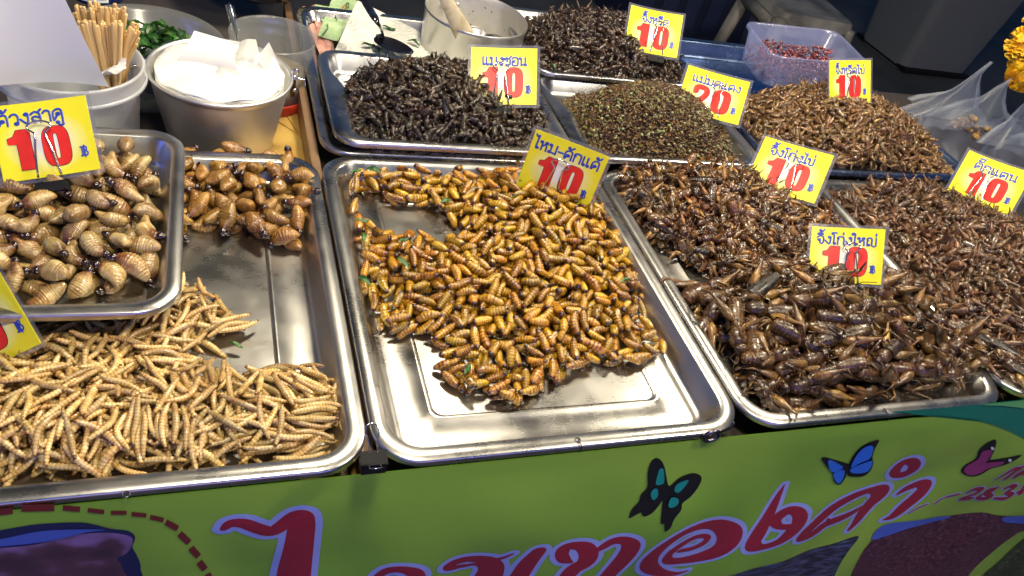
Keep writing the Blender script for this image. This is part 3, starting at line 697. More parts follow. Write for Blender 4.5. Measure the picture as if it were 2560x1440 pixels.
# ------------------------------------------------------------------ piling
def inpoly(x, y, poly):
    inside = np.zeros(np.shape(x), bool); n = len(poly)
    for i in range(n):
        x0, y0 = poly[i]; x1, y1 = poly[(i + 1) % n]
        c = ((y0 > y) != (y1 > y)) & (x < (x1 - x0) * (y - y0) / (y1 - y0 + 1e-12) + x0)
        inside ^= c
    return inside
CELL = .0018
class Pile:
    def __init__(s, poly, floor, top=None, core=None, holes=(), taper=0):
        s.poly = [(p[0], p[1]) for p in poly]; s.floor = floor; s.holes = [[(p[0], p[1]) for p in h] for h in holes]
        if taper:
            def rough(q):
                out = []
                for i in range(len(q)):
                    a, b = np.array(q[i]), np.array(q[(i + 1) % len(q)]); k = max(1, int(np.linalg.norm(b - a) / .018))
                    out += [tuple(a + (b - a) * t / k + rng.normal(0, .0045, 2)) for t in range(k)]
                return out
            s.poly = rough(s.poly); s.holes = [rough(h) for h in s.holes]
        xs = [p[0] for p in s.poly]; ys = [p[1] for p in s.poly]
        s.x0 = min(xs) - .04; s.y0 = min(ys) - .04
        s.nx = int((max(xs) + .04 - s.x0) / CELL) + 1; s.ny = int((max(ys) + .04 - s.y0) / CELL) + 1
        X, Y = np.meshgrid(s.x0 + np.arange(s.nx) * CELL, s.y0 + np.arange(s.ny) * CELL, indexing='ij')
        s.X, s.Y = X, Y
        s.mask = inpoly(X, Y, s.poly)
        for h in s.holes: s.mask &= ~inpoly(X, Y, h)
        fall = 1.0
        if taper:
            k_ = max(2, int(taper / CELL)); m_ = s.mask.copy(); acc = m_.astype(float)
            for _ in range(k_):
                q_ = m_.copy(); q_[1:] &= m_[:-1]; q_[:-1] &= m_[1:]; q_[:, 1:] &= m_[:, :-1]; q_[:, :-1] &= m_[:, 1:]
                m_ = q_; acc += m_
            fall = np.sqrt(acc / (k_ + 1))
        s.T = np.where(s.mask, floor + (top(X, Y) if top else 0) * fall, floor)
        s.H = np.full(X.shape, float(floor))
        if core is not None:
            s.H = np.maximum(s.H, np.where(s.mask, s.T - core, floor))
        s.cand = np.argwhere(s.mask)
        s.items = []
    def core_obj(s, name, label, cat=None, m=None, kind='stuff'):
        H = s.H0; st = 3
        xs = range(0, s.nx, st); ys = range(0, s.ny, st); idx = {}; V = []; F = []
        ok = H > s.floor + .0015
        for i in xs:
            for j in ys:
                idx[i, j] = len(V); V.append((s.X[i, j], s.Y[i, j], H[i, j] - .002 + random.uniform(-.0012, .0012)))
        for i in list(xs)[:-1]:
            for j in list(ys)[:-1]:
                if ok[i, j] or (i + st < s.nx and ok[i + st, j]) or (j + st < s.ny and ok[i, j + st]):
                    F.append((idx[i, j], idx[i + st, j], idx[i + st, j + st], idx[i, j + st]))
        g = Geo(); g.add(V, F); o = link(name, g.mesh(name, m or M_CRUMB))
        tag(o, label, cat, None, kind); return o
    def drop(s, n, L_, R_, sink=.85, K=7, maxtilt=.6, jit=.0, fill=1.0, szv=.12, out=.02, yaw=None, rnd_=0.0):
        hl = L_ * .5 - R_ * .6
        us = np.linspace(-1, 1, 5) * hl
        off = np.array([(a, b) for a in (-.6, 0, .6) for b in (-.6, 0, .6)]) * R_
        for it in range(n):
            c = s.cand[rng.integers(0, len(s.cand), K)]
            x = s.x0 + c[:, 0] * CELL + rng.uniform(-1, 1, K) * CELL; y = s.y0 + c[:, 1] * CELL + rng.uniform(-1, 1, K) * CELL
            a = rng.uniform(0, 2 * math.pi, K) if yaw is None else rng.normal(yaw[0], yaw[1], K) + math.pi * rng.integers(0, 2, K)
            ex = x[:, None] + np.cos(a)[:, None] * us; ey = y[:, None] + np.sin(a)[:, None] * us
            gx = np.clip(((ex[..., None] + off[:, 0] - s.x0) / CELL).astype(int), 0, s.nx - 1)
            gy = np.clip(((ey[..., None] + off[:, 1] - s.y0) / CELL).astype(int), 0, s.ny - 1)
            h = s.H[gx, gy]; h = .55 * h.max(-1) + .45 * h.mean(-1)          # K x 5
            b = np.clip((h[:, 3:].max(1) - h[:, :2].max(1)) / (1.5 * hl + 1e-9), -maxtilt, maxtilt)
            z = (h - b[:, None] * us).max(1) + R_ * sink
            cx_ = np.clip(((x - s.x0) / CELL).astype(int), 0, s.nx - 1); cy_ = np.clip(((y - s.y0) / CELL).astype(int), 0, s.ny - 1)
            score = z - s.T[cx_, cy_]
            inside = s.mask[gx[..., 4], gy[..., 4]].mean(1)
            score = score + (1 - inside) * out
            k = int(np.argmin(score)) if rng.random() > rnd_ else int(rng.integers(0, K))
            if score[k] > R_ * 1.6 * fill: continue
            sz = 1 + rng.uniform(-szv, szv)
            s.items.append((x[k], y[k], z[k], a[k], math.atan(b[k]), sz))
            for u in np.linspace(-1, 1, 7) * hl:
                px_, py_ = x[k] + math.cos(a[k]) * u, y[k] + math.sin(a[k]) * u; pz = z[k] + b[k] * u
                rr = R_ * (1 - .35 * abs(u) / hl); q = int(rr / CELL) + 1
                i0, j0 = int((px_ - s.x0) / CELL), int((py_ - s.y0) / CELL)
                i1, i2 = max(i0 - q, 0), min(i0 + q + 2, s.nx); j1, j2 = max(j0 - q, 0), min(j0 + q + 2, s.ny)
                d2 = (s.X[i1:i2, j1:j2] - px_) ** 2 + (s.Y[i1:i2, j1:j2] - py_) ** 2
                tp = np.where(d2 < rr * rr, pz + np.sqrt(np.maximum(rr * rr - d2, 0)), -9)
                s.H[i1:i2, j1:j2] = np.maximum(s.H[i1:i2, j1:j2], tp)
    def visible_order(s, R_):
        sc_ = []
        for (x, y, z, a, t, sz) in s.items:
            v = 0
            for u in (-1, 0, 1):
                px_, py_ = x + math.cos(a) * u * R_ * 1.4, y + math.sin(a) * u * R_ * 1.4
                i0 = min(max(int((px_ - s.x0) / CELL), 0), s.nx - 1); j0 = min(max(int((py_ - s.y0) / CELL), 0), s.ny - 1)
                v += max(0, 1 - (s.H[i0, j0] - (z + math.tan(t) * u * R_ * 1.4 + R_)) / R_)
            c = MC @ np.array([x, y, z - CAM_H]); u_ = 1280 + F_PX * c[0] / c[2]; v_ = 720 + F_PX * c[1] / c[2]
            seen = 1 if (-20 < u_ < 2580 and -20 < v_ < 1460) else .02
            sc_.append(min(v, 3) / np.linalg.norm([x, y, z - CAM_H]) ** .5 * seen)
        return list(np.argsort(-np.array(sc_)))
def item_matrix(it, roll, jit=0):
    x, y, z, a, t, sz = it
    t = t + random.gauss(0, jit)
    return Matrix.Translation((x, y, z)) @ Matrix.Rotation(a, 4, 'Z') @ Matrix.Rotation(-t, 4, 'Y') @ Matrix.Rotation(roll, 4, 'X') @ Matrix.Scale(sz, 4)
def place(pile, R_, meshes, name, label, cat, group, stuffname, stufflabel, limit=295, roll=math.pi, children=None, mats=None, rest_mesh=None, jit=0):
    order = pile.visible_order(R_)
    PX = np.array([i_[0] for i_ in pile.items]); PYs = np.array([i_[1] for i_ in pile.items])
    qx = np.quantile(PX, [.33, .67]); qy = np.quantile(PYs, [.33, .67])
    def where(x, y):
        a = 'front' if y < qy[0] else ('middle' if y < qy[1] else 'back'); b = 'left' if x < qx[0] else ('centre' if x < qx[1] else 'right')
        return ' '.join(label.split()[:11]) + ', heap\'s ' + a + ' ' + b
    for rank, i in enumerate(order[:limit]):
        M_ = item_matrix(pile.items[i], random.uniform(-roll, roll), jit)
        k = random.randrange(len(meshes))
        o = link(name, meshes[k], None, M_)
        tag(o, where(*pile.items[i][:2]), cat, group)
        if children:
            for (cn, cm) in children[k]:
                link(cn, cm, o)
    rest = order[limit:]
    if rest:
        src = rest_mesh or meshes
        data = []
        for me in src:
            V = np.empty(len(me.vertices) * 3); me.vertices.foreach_get('co', V); V = V.reshape(-1, 3)
            F = [tuple(p.vertices) for p in me.polygons]
            t = np.empty(len(me.vertices)); me.attributes['tone'].data.foreach_get('value', t)
            data.append((V, F, t))
        g = Geo(); rn = []
        for i in rest:
            V, F, t = data[random.randrange(len(data))]
            M_ = np.array(item_matrix(pile.items[i], random.uniform(-roll, roll), jit))
            g.add(V @ M_[:3, :3].T + M_[:3, 3], F, t); rn.append(np.full(len(V), random.random()))
        o = link(stuffname, g.mesh(stuffname, src[0].materials[0], rnd=np.concatenate(rn)))
        tag(o, stufflabel, cat, None, 'stuff')
    return order

def debris(pile, n, m, name, label, L_=.012, r_=.0005, tone=(.3, .9)):
    g = Geo(); rn = []
    for k in range(n):
        i, j = pile.cand[rng.integers(0, len(pile.cand))]
        c = np.array([pile.X[i, j], pile.Y[i, j], pile.H[i, j] - .001]); t_ = random.uniform(*tone)
        d = np.array([random.gauss(0, 1), random.gauss(0, 1), random.uniform(-.2, 1.0)]); d /= np.linalg.norm(d)
        q = L_ * random.uniform(.4, 1.1); e_ = np.array([random.gauss(0, 1), random.gauss(0, 1), random.uniform(-1, .6)]) * q * .3
        u = random.random()
        if u < .6: tube(g, [c - d * q * .3, c + d * q * .3, c + d * q * .6 + e_], [r_ * 1.3, r_, r_ * .5], 3, t_, caps=False); rn.append(np.full(9, random.random()))
        elif u < .85: tube(g, [c, c + d * q * .25, c + d * q * .6, c + d * q], [r_, r_ * 3.4, r_ * 2.6, r_ * .6], 5, t_); rn.append(np.full(22, random.random()))
        else:
            w_ = np.cross(d, [0, 0, 1.]); w_ /= np.linalg.norm(w_) + 1e-9; w_ *= q * .09
            g.add([c, c + d * q * .4 + w_, c + d * q, c + d * q * .5 - w_ + (0, 0, .0008)], [(0, 1, 2, 3)], t_); rn.append(np.full(4, random.random()))
    tag(link(name, g.mesh(name, m, rnd=np.concatenate(rn))), label, 'crumbs', None, 'stuff')
def pp(pts, z): return [tuple(P(x, y, z))[:2] for x, y in pts]
def dome(cx, cy, rx, ry, h, p=.7, ex=2.6):
    def f(X, Y):
        d = (np.abs((X - cx) / rx) ** ex + np.abs((Y - cy) / ry) ** ex)
        return h * np.clip(1 - d, 0, 1) ** max(p, .95)
    return f
FZ = -.028
# --- silkworm pupae, centre tray
poly = pp([(868, 440), (885, 412), (930, 402), (1010, 402), (1120, 415), (1230, 410), (1330, 430), (1420, 470), (1490, 500), (1540, 580), (1580, 660), (1615, 740), (1610, 800), (1640, 850), (1655, 900),
           (1600, 925), (1500, 935), (1420, 960), (1335, 1015), (1250, 1010), (1140, 995), (1090, 940), (1100, 890), (1060, 850), (985, 855), (940, 830), (905, 720), (885, 620), (872, 520)], FZ)
hole = pp([(895, 492), (950, 505), (1030, 520), (1090, 548), (1150, 590), (1105, 625), (1040, 600), (975, 598), (925, 575), (895, 560)], FZ)
c_ = P(1280, 640, 0)
pl = Pile(poly, FZ, lambda X, Y: .008 + .022 * np.exp(-(((X - c_.x) / .11) ** 2 + ((Y - c_.y) / .14) ** 2)) + .030 * np.exp(-(((X - c_.x - .09) / .07) ** 2 + ((Y - .76) / .08) ** 2)), None, (hole,), .055)
pl.drop(3200, .0290, .0055, .68, 10, .5, fill=1.5, out=.08)
NPUPA = len(pl.items)
pm = [pupa_mesh(M_PUPA, k, L_=.0305 * random.uniform(.72, 1.1), R_=.0059 * random.uniform(.80, 1.10)) for k in range(16)]
place(pl, .0058, pm, 'silkworm_pupa', 'glossy golden brown silkworm pupa lying in the centre tray', 'pupa', 'fried silkworm pupae in the centre tray', 'silkworm_pupae', 'lower silkworm pupae buried in the centre tray heap', rest_mesh=pm)
PUPA = pl
# --- bamboo worms
poly = pp([(-420, 900), (-200, 860), (60, 850), (240, 795), (400, 760), (455, 715), (500, 735), (560, 790), (640, 830), (600, 850), (540, 850), (500, 880), (470, 900), (540, 925), (620, 945), (740, 935), (820, 950), (850, 1010),
           (848, 1080), (825, 1150), (745, 1172), (560, 1190), (300, 1212), (0, 1238), (-500, 1270)], FZ)
pl = Pile(poly, FZ, lambda X, Y: .013 + .016 * np.exp(-(((X + .10) / .17) ** 2 + ((Y - .46) / .07) ** 2)), None, (), .03)
pl.drop(2300, .044, .0037, .66, 8, .5, fill=2.0, rnd_=.2)
NB = len(pl.items)
wm = [worm_mesh(k) for k in range(12)]
place(pl, .0042, wm, 'bamboo_worm', 'pale golden ringed bamboo worm lying in the front left tray', 'worm', 'fried bamboo worms in the front left tray', 'bamboo_worms', 'lower bamboo worms buried in the front left heap')
# --- pale grubs in the small tray
zf = EZ - .030
poly = pp([(-160, 470), (0, 450), (120, 445), (330, 432), (380, 465), (384, 530), (370, 570), (392, 620), (398, 690), (330, 742), (240, 765), (60, 765), (-140, 770)], zf)
pl = Pile(poly, zf, lambda X, Y: .006 + .018 * np.exp(-(((X + .13) / .09) ** 2 + ((Y - .74) / .10) ** 2)) + .030 * np.exp(-(((X + .17) / .10) ** 2 + ((Y - .82) / .035) ** 2)))
pl.drop(300, .037, .0100, .62, 12, .6, fill=1.25)
gm = [grub_mesh(k, M_GRUB, .037 * random.uniform(.85, 1.1), .0103 * random.uniform(.85, 1.1)) for k in range(8)]
place(pl, .0108, [a for a, b in gm], 'sago_grub', 'plump pale wrinkled grub with black head in the small left tray', 'grub', 'pale grubs in the small left tray', 'x', 'x', 300, .8, [[('head', b)] for a, b in gm])
# --- brown grubs at the back of the bamboo tray
poly = pp([(330, 405), (470, 405), (600, 405), (700, 420), (770, 450), (785, 520), (765, 560), (750, 600), (745, 632), (700, 625), (640, 620), (600, 590), (560, 600), (500, 590), (450, 605), (330, 600)], FZ)
pl = Pile(poly, FZ, lambda X, Y: .006 + .012 * np.exp(-(((X - .02) / .07) ** 2 + ((Y - .80) / .05) ** 2)))
pl.drop(170, .033, .0092, .68, 12, .6, fill=1.2)
gm2 = [grub_mesh(k + 50, M_GRUB2, .034, .0098, (.1, .9)) for k in range(8)]
place(pl, .0098, [a for a, b in gm2], 'sago_grub', 'amber brown grub with dark head at the back of the bamboo worm tray', 'grub', 'brown grubs behind the bamboo worms', 'x', 'x', 300, .8, [[('head', b)] for a, b in gm2])
# --- giant crickets
poly = pp([(1690, 715), (1740, 760), (1800, 745), (1850, 720), (2000, 700), (2150, 720), (2280, 770), (2360, 850), (2400, 900), (2450, 960), (2300, 990), (2050, 1010), (1900, 1022), (1850, 990), (1790, 900), (1730, 820)], FZ)
cc = P(2090, 850, 0)
pl = Pile(poly, FZ, lambda X, Y: .016 + .042 * np.exp(-(((X - cc.x) / .10) ** 2 + ((Y - cc.y - .02) / .08) ** 2)), .022)
pl.H0 = pl.H.copy()
pl.core_obj('insect_crumbs', 'dark crumbs and legs under the big crickets', 'crumbs')
pl.drop(360, .070, .0112, .60, 12, .5, fill=1.2, yaw=(.15, .55))
gk = []; gch = []
for k in range(9):
    G = cricket(k + 200, .080, True, .5, .98, .70, True, .75)
    gk.append(G['body'].mesh('giant_cricket', M_GCK))
    ch = []
    if G['wing'].v: ch.append(('wing', G['wing'].mesh('wing', M_WING)))
    ch += [('hind_leg', G['leg1'].mesh('hind_leg', M_GCK)), ('hind_leg', G['leg2'].mesh('hind_leg', M_GCK))]
    gch.append(ch)
place(pl, .0125, gk, 'giant_cricket', 'large brown fried cricket with thick amber hind legs in the right tray', 'cricket', 'giant crickets at the front of the right tray', 'x', 'x', 300, math.pi, gch, jit=.12)
debris(pl, 300, M_GCK, 'loose_legs', 'loose legs and wings among the giant crickets', 0.016)
# --- mid crickets
poly = pp([(1535, 455), (1620, 435), (1750, 432), (1900, 450), (2010, 500), (2060, 560), (2100, 630), (2030, 680), (1950, 700), (1860, 720), (1810, 715), (1760, 690), (1690, 655), (1620, 610), (1575, 545)], FZ)
cc = P(1800, 560, 0)
pl = Pile(poly, FZ, lambda X, Y: .012 + .050 * np.exp(-(((X - cc.x - .03) / .11) ** 2 + ((Y - cc.y - .025) / .09) ** 2)), .012)
pl.H0 = pl.H.copy(); pl.core_obj('insect_crumbs', 'dark crumbs and legs under the small crickets of the right tray', 'crumbs')
pl.drop(900, .038, .0056, .54, 7, 1.0, fill=1.6, rnd_=.25)
ckm = [cricket(k + 20, .041 * random.uniform(.85, 1.12), True, .5, 1.25, .74)['body'].mesh('cricket', M_CK) for k in range(10)]
place(pl, .0055, ckm, 'cricket', 'small brown cricket with amber legs at the back of the right tray', 'cricket', 'small crickets at the back of the right tray', 'crickets', 'lower crickets buried at the back of the right tray', jit=.22)
debris(pl, 500, M_CK, 'loose_legs', 'loose legs among the small crickets of the right tray', 0.012)
# --- grasshoppers
poly = [(.955, .86), (.955, .60), (.955, .43), (1.31, .43), (1.31, .86)]
pl = Pile(poly, FZ, dome(1.13, .65, .20, .25, .070, .6, 2.0), .012)
pl.H0 = pl.H.copy(); pl.core_obj('insect_crumbs', 'dark crumbs and legs under the grasshoppers', 'crumbs')
pl.drop(1300, .042, .0048, .52, 7, 1.0, fill=1.7, rnd_=.3)
ghm = [cricket(k + 60, .047 * random.uniform(.85, 1.15), True, .6, .85, .66)['body'].mesh('grasshopper', M_GH) for k in range(10)]
place(pl, .0055, ghm, 'grasshopper', 'reddish brown fried grasshopper in the rightmost front tray', 'grasshopper', 'fried grasshoppers in the right edge tray', 'grasshoppers', 'lower grasshoppers buried in the right edge tray', jit=.22)
debris(pl, 600, M_GH, 'loose_legs', 'loose legs among the grasshoppers', 0.015)
# two giant silvery winged ones at the tray corner
for k, (px_, py_, a_) in enumerate(((2490, 865, -1.0), (2545, 930, -1.3), (2420, 830, -1.2))):
    G = cricket(900 + k, .062, True, 1.0, 1.1, .7, True); p_ = P(px_, py_, .008)
    o = link('giant_cricket', G['body'].mesh('giant_cricket', M_GCK), None, Matrix.Translation(p_) @ Matrix.Rotation(a_ + math.pi, 4, 'Z'))
    tag(o, ['long winged insect with silvery wing at the corner of the grasshopper tray', 'dark winged insect lowest in the corner of the grasshopper tray', 'slim winged insect beside the rim of the grasshopper tray'][k], 'cricket')
    link('wing', G['wing'].mesh('wing', M_WING), o)
    link('hind_leg', G['leg1'].mesh('hind_leg', M_GCK), o); link('hind_leg', G['leg2'].mesh('hind_leg', M_GCK), o)
# --- blackish insects
zf = .020 - .026
poly = [(.178, .897), (.185, 1.03), (.20, 1.085), (.26, 1.115), (.46, 1.115), (.480, 1.0), (.480, .897)]
pl = Pile(poly, zf, lambda X, Y: dome(.333, 1.002, .168, .118, .058, .75, 2.0)(X, Y) + .004, .008)
pl.H0 = pl.H.copy(); pl.core_obj('insect_crumbs', 'dark crumbs under the blackish insects', 'crumbs')
pl.drop(1500, .028, .0048, .50, 6, 1.2, fill=1.9, rnd_=.35)
def blk(seed):
    r = random.Random(seed); g = Geo(); s = np.linspace(0, 1, 9)
    L_ = .028 * r.uniform(.75, 1.15)
    prof = np.sin(np.pi * np.clip(s * .85 + .12, 0, 1)) ** .5
    tube(g, np.column_stack([(s - .5) * L_, .006 * r.uniform(-1, 1) * (s - .5) ** 2 * 4, 0 * s]), .0042 * prof * (1 + .13 * np.tile([1, -1], 9)[:9]), 7, .45 + .2 * np.tile([1, -1], 9)[:9])
    ellip(g, (L_ * .5, 0, 0), (.0025, .003, .0025), .3, 0, 6, 4)
    for sgn in (-1, 1):
        a = np.array([.002, sgn * .003, .002]); u = r.uniform(.1, .6)
        b = a + np.array([-.009, sgn * .006 * u, .001 + .003 * r.random()])
        w = np.array([0, .0022, .0008 * sgn])
        g.add([a, a + w + (-.003, 0, .001), b + w * .7, b, b - w * .6, a - w + (-.003, 0, 0)], [(0, 1, 2, 3), (0, 3, 4, 5)], .55)
        for q in range(2):
            a = np.array([.001 + q * .004, sgn * .002, -.001]); e1 = a + np.array([r.uniform(-1, 1), sgn, r.uniform(-.6, .8)]) * .004
            tube(g, [a, e1, e1 + np.array([r.uniform(-1, 1), sgn * .4, -.5]) * .003], [.0007, .0005, .0003], 3, .5)
    return g.mesh('black_insect', M_BLK)
bm = [blk(k) for k in range(5)] + [cricket(k + 300, .031 * random.uniform(.85, 1.15), False, .7, 1.25, .5)['body'].mesh('black_insect', M_BLK) for k in range(6)]
place(pl, .0045, bm, 'black_insect', 'small shrivelled blackish insect heaped in the middle row tray', 'insect', 'blackish fried insects in the middle row', 'black_insects', 'lower blackish insects buried in their heap', jit=.22)
debris(pl, 900, M_BLK, 'loose_legs', 'loose legs and wing scraps among the blackish insects', 0.009)
# --- dark wet crickets
zf = .0
poly = [(.528, 1.135), (.530, 1.30), (.55, 1.355), (.80, 1.36), (.825, 1.2), (.822, 1.135)]
pl = Pile(poly, zf, lambda X, Y: dome(.685, 1.245, .160, .125, .058, .75, 2.0)(X, Y) + .006, .008)
pl.H0 = pl.H.copy(); pl.core_obj('insect_crumbs', 'dark crumbs under the dark wet crickets', 'crumbs')
pl.drop(1200, .032, .0048, .50, 6, 1.2, fill=1.9, rnd_=.35)
dk = [cricket(k + 120, .036 * random.uniform(.85, 1.15), False, .8, 1.05, .6)['body'].mesh('dark_cricket', M_DCK) for k in range(10)]
place(pl, .0045, dk, 'dark_cricket', 'dark wet looking cricket heaped in the back row tray', 'cricket', 'dark crickets in the back row tray', 'dark_crickets', 'lower dark crickets buried in the back row heap', jit=.22)
debris(pl, 900, M_DCK, 'loose_legs', 'loose legs among the dark wet crickets', 0.01)
# --- brown egg crickets
zf = -.024
poly = [(.892, .905), (.892, 1.10), (.900, 1.26), (.945, 1.24), (.965, 1.12), (1.12, 1.12), (1.20, 1.14), (1.25, 1.20), (1.325, 1.12), (1.328, .905)]
pl = Pile(poly, zf, lambda X, Y: dome(1.11, 1.035, .230, .165, .074, .7, 2.0)(X, Y) + .006, .008)
pl.H0 = pl.H.copy(); pl.core_obj('insect_crumbs', 'brown crumbs under the light brown crickets', 'crumbs')
pl.drop(2600, .029, .0048, .50, 6, 1.2, fill=1.9, rnd_=.35)
bk = [cricket(k + 160, .034 * random.uniform(.9, 1.1), False, .1, 1.12, .8)['body'].mesh('brown_cricket', M_BCK) for k in range(10)]
place(pl, .0048, bk, 'brown_cricket', 'light brown plump cricket heaped in the blue tinted tray', 'cricket', 'light brown crickets in the blue tinted tray', 'brown_crickets', 'further light brown crickets of the same heap', jit=.22)
debris(pl, 700, M_BCK, 'loose_legs', 'loose legs among the light brown crickets', 0.009)
# --- ants with eggs (uncountable)
zf = -.010
poly = [(.538, .900), (.538, 1.0), (.545, 1.08), (.60, 1.115), (.78, 1.115), (.825, 1.04), (.828, .905)]
pl = Pile(poly, zf, lambda X, Y: dome(.695, 1.006, .152, .118, .076, .8, 2.0)(X, Y) + .003, .004)
pl.H0 = pl.H.copy(); cand = pl.cand
g = Geo(); ge = Geo(); r1 = []; r2 = []
def small_ell(gg, c, r, a, t, n1=6, n2=4):
    M_ = np.array(Matrix.Rotation(a, 3, 'Z') @ Matrix.Rotation(random.uniform(-.8, .8), 3, 'Y'))
    ellip(gg, c, r, t, 0, n1, n2, M_); return np.full(2 + (n2 - 1) * n1, random.random())
for k in range(7000):
    i, j = cand[rng.integers(0, len(cand))]
    c = np.array([pl.X[i, j], pl.Y[i, j], pl.H0[i, j] + random.uniform(0, .006)]); a = random.uniform(0, 6.3)
    if k % 11 < 2:
        s_ = random.uniform(.5, 1.05); r2.append(small_ell(ge, c, (.0036 * s_, .0025 * s_, .0025 * s_), a, random.uniform(.1, .9)))
    else:
        s_ = random.uniform(.7, 1.2)
        r1.append(small_ell(g, c, (.0032 * s_, .0014 * s_, .0014 * s_), a, random.uniform(.1, .8)))
        if True:
            d = np.array([random.uniform(-1, 1), random.uniform(-1, 1), random.uniform(.0, 1)]) * .006
            tube(g, [c, c + d * .5 + (0, 0, .001), c + d], .0004, 3, .4); r1.append(np.full(11, random.random()))
pl.core_obj('ant_crumbs', 'brown ant crumbs under the ants and eggs', 'crumbs')
tag(link('ant_heap', g.mesh('ant_heap', M_ANT, rnd=np.concatenate(r1))), 'mass of tiny brown red ants heaped in the middle row tray', 'ants', None, 'stuff')
tag(link('ant_eggs', ge.mesh('ant_eggs', M_EGG, rnd=np.concatenate(r2))), 'pale green ant eggs scattered through the ant heap', 'eggs', None, 'stuff')

# ------------------------------------------------------------------ leaf strips
leafm = insect('green_leaf', [(.0, (.008, .035, .005)), (.5, (.02, .09, .010)), (1, (.05, .19, .02))], (.35, .5), .5, 250, .05, .03, .4)
def leaf_mesh(seed, L_=.014, W_=.005):
    r = random.Random(seed); g = Geo(); V = []; n = 9; m_ = 5
    cu = r.uniform(-1.2, 1.2); tw = r.uniform(-1, 1)
    for i in range(n):
        u = i / (n - 1); w = W_ * math.sin(math.pi * (u * .9 + .06)) ** .7
        for j in range(m_):
            v = (j / (m_ - 1) - .5) * w
            V.append(((u - .5) * L_, v + .15 * L_ * cu * (u - .5) ** 2, .10 * L_ * math.sin(u * 5 + cu) + abs(v) * .5 + tw * v * (u - .5)))
    F = [(i * m_ + j, i * m_ + j + 1, (i + 1) * m_ + j + 1, (i + 1) * m_ + j) for i in range(n - 1) for j in range(m_ - 1)]
    k = len(V); V2 = [(x, y, z - .0004) for x, y, z in V]
    g.add(V, F, .6); g.add(V2, [f[::-1] for f in F], .6)
    return g.mesh('leaf_strip', leafm)
lfm = [leaf_mesh(k) for k in range(6)]
spots = [(892, 428, .006, .8, 'green leaf strip at the back left corner of the pupae'), (935, 424, .004, -.4, 'small green leaf scrap near the back rim beside the pupae'), (905, 552, .0, .2, 'dark green leaf strip at the left end of the bare metal patch'),
         (908, 590, .0, 1.4, 'green leaf scrap below the bare metal patch'), (912, 700, -.004, -.9, 'dark green leaf at the left edge of the pupae'), (1008, 655, .0, -.8, 'bright green leaf scrap left of the pupae heap'),
         (1170, 922, -.01, 1.0, 'green leaf scrap at the front of the pupae'), (1300, 440, .016, 1.3, 'curled green leaf beside the pupae price card'), (1293, 490, .014, .7, 'dark leaf scrap under the pupae price card'),
         (1568, 702, -.002, .1, 'tiny curled leaf on the right of the pupae'), (1115, 502, .004, .3, 'small leaf scrap at the back of the pupae'), (590, 862, -.02, -.5, 'green leaf sliver on the bare metal by the bamboo worms'),
         (1010, 600, .0, .5, 'leaf scrap beside the bare metal patch'), (1380, 163, .028, -1.0, 'green leaf at the corner of the dark cricket tray')]
for k, (px_, py_, z, a, lab) in enumerate(spots):
    o = link('leaf_strip', lfm[k % 6], None, Matrix.Translation(P(px_, py_, z + (.008 if z > -.015 else .002))) @ Matrix.Rotation(a, 4, 'Z') @ Matrix.Rotation(random.uniform(-.4, .4), 4, 'X') @ Matrix.Scale(random.uniform(1.0, 1.4), 4))
    tag(o, lab, 'leaf', 'green leaf strips')

# ------------------------------------------------------------------ price cards
SLEEVE = bpy.data.materials.new('clear_sleeve'); SLEEVE.use_nodes = True
nt = SLEEVE.node_tree; nt.nodes.remove(BS(SLEEVE)); out = nt.nodes['Material Output']
tr = nt.nodes.new('ShaderNodeBsdfTransparent'); gl = nt.nodes.new('ShaderNodeBsdfGlossy'); gl.inputs['Roughness'].default_value = .12
df = nt.nodes.new('ShaderNodeBsdfDiffuse'); df.inputs[0].default_value = (.5, .5, .62, 1)
mx1 = nt.nodes.new('ShaderNodeMixShader'); mx1.inputs[0].default_value = .12; mx2 = nt.nodes.new('ShaderNodeMixShader'); mx2.inputs[0].default_value = .14
nt.links.new(tr.outputs[0], mx1.inputs[1]); nt.links.new(df.outputs[0], mx1.inputs[2]); nt.links.new(mx1.outputs[0], mx2.inputs[1]); nt.links.new(gl.outputs[0], mx2.inputs[2]); nt.links.new(mx2.outputs[0], out.inputs[0])
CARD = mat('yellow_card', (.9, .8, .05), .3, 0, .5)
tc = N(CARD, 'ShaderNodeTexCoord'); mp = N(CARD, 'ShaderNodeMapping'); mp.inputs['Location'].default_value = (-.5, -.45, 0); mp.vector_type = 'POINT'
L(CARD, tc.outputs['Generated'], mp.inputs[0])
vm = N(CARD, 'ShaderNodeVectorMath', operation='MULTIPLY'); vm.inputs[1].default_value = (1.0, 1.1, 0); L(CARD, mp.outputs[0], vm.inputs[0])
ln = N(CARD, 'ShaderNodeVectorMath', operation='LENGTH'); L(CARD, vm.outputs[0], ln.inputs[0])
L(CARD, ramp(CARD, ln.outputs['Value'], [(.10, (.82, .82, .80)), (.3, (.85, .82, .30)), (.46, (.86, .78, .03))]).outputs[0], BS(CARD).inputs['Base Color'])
I_NUM = mat('card_red', (.72, .025, .02), .35); I_TXT = mat('card_blue', (.02, .05, .42), .35); I_EDGE = mat('card_dark_outline', (.05, .01, .03), .4)
def C_(x, y, r, n=10): return [(x + r * math.cos(2 * math.pi * k / n), y + r * math.sin(2 * math.pi * k / n)) for k in range(n + 1)]
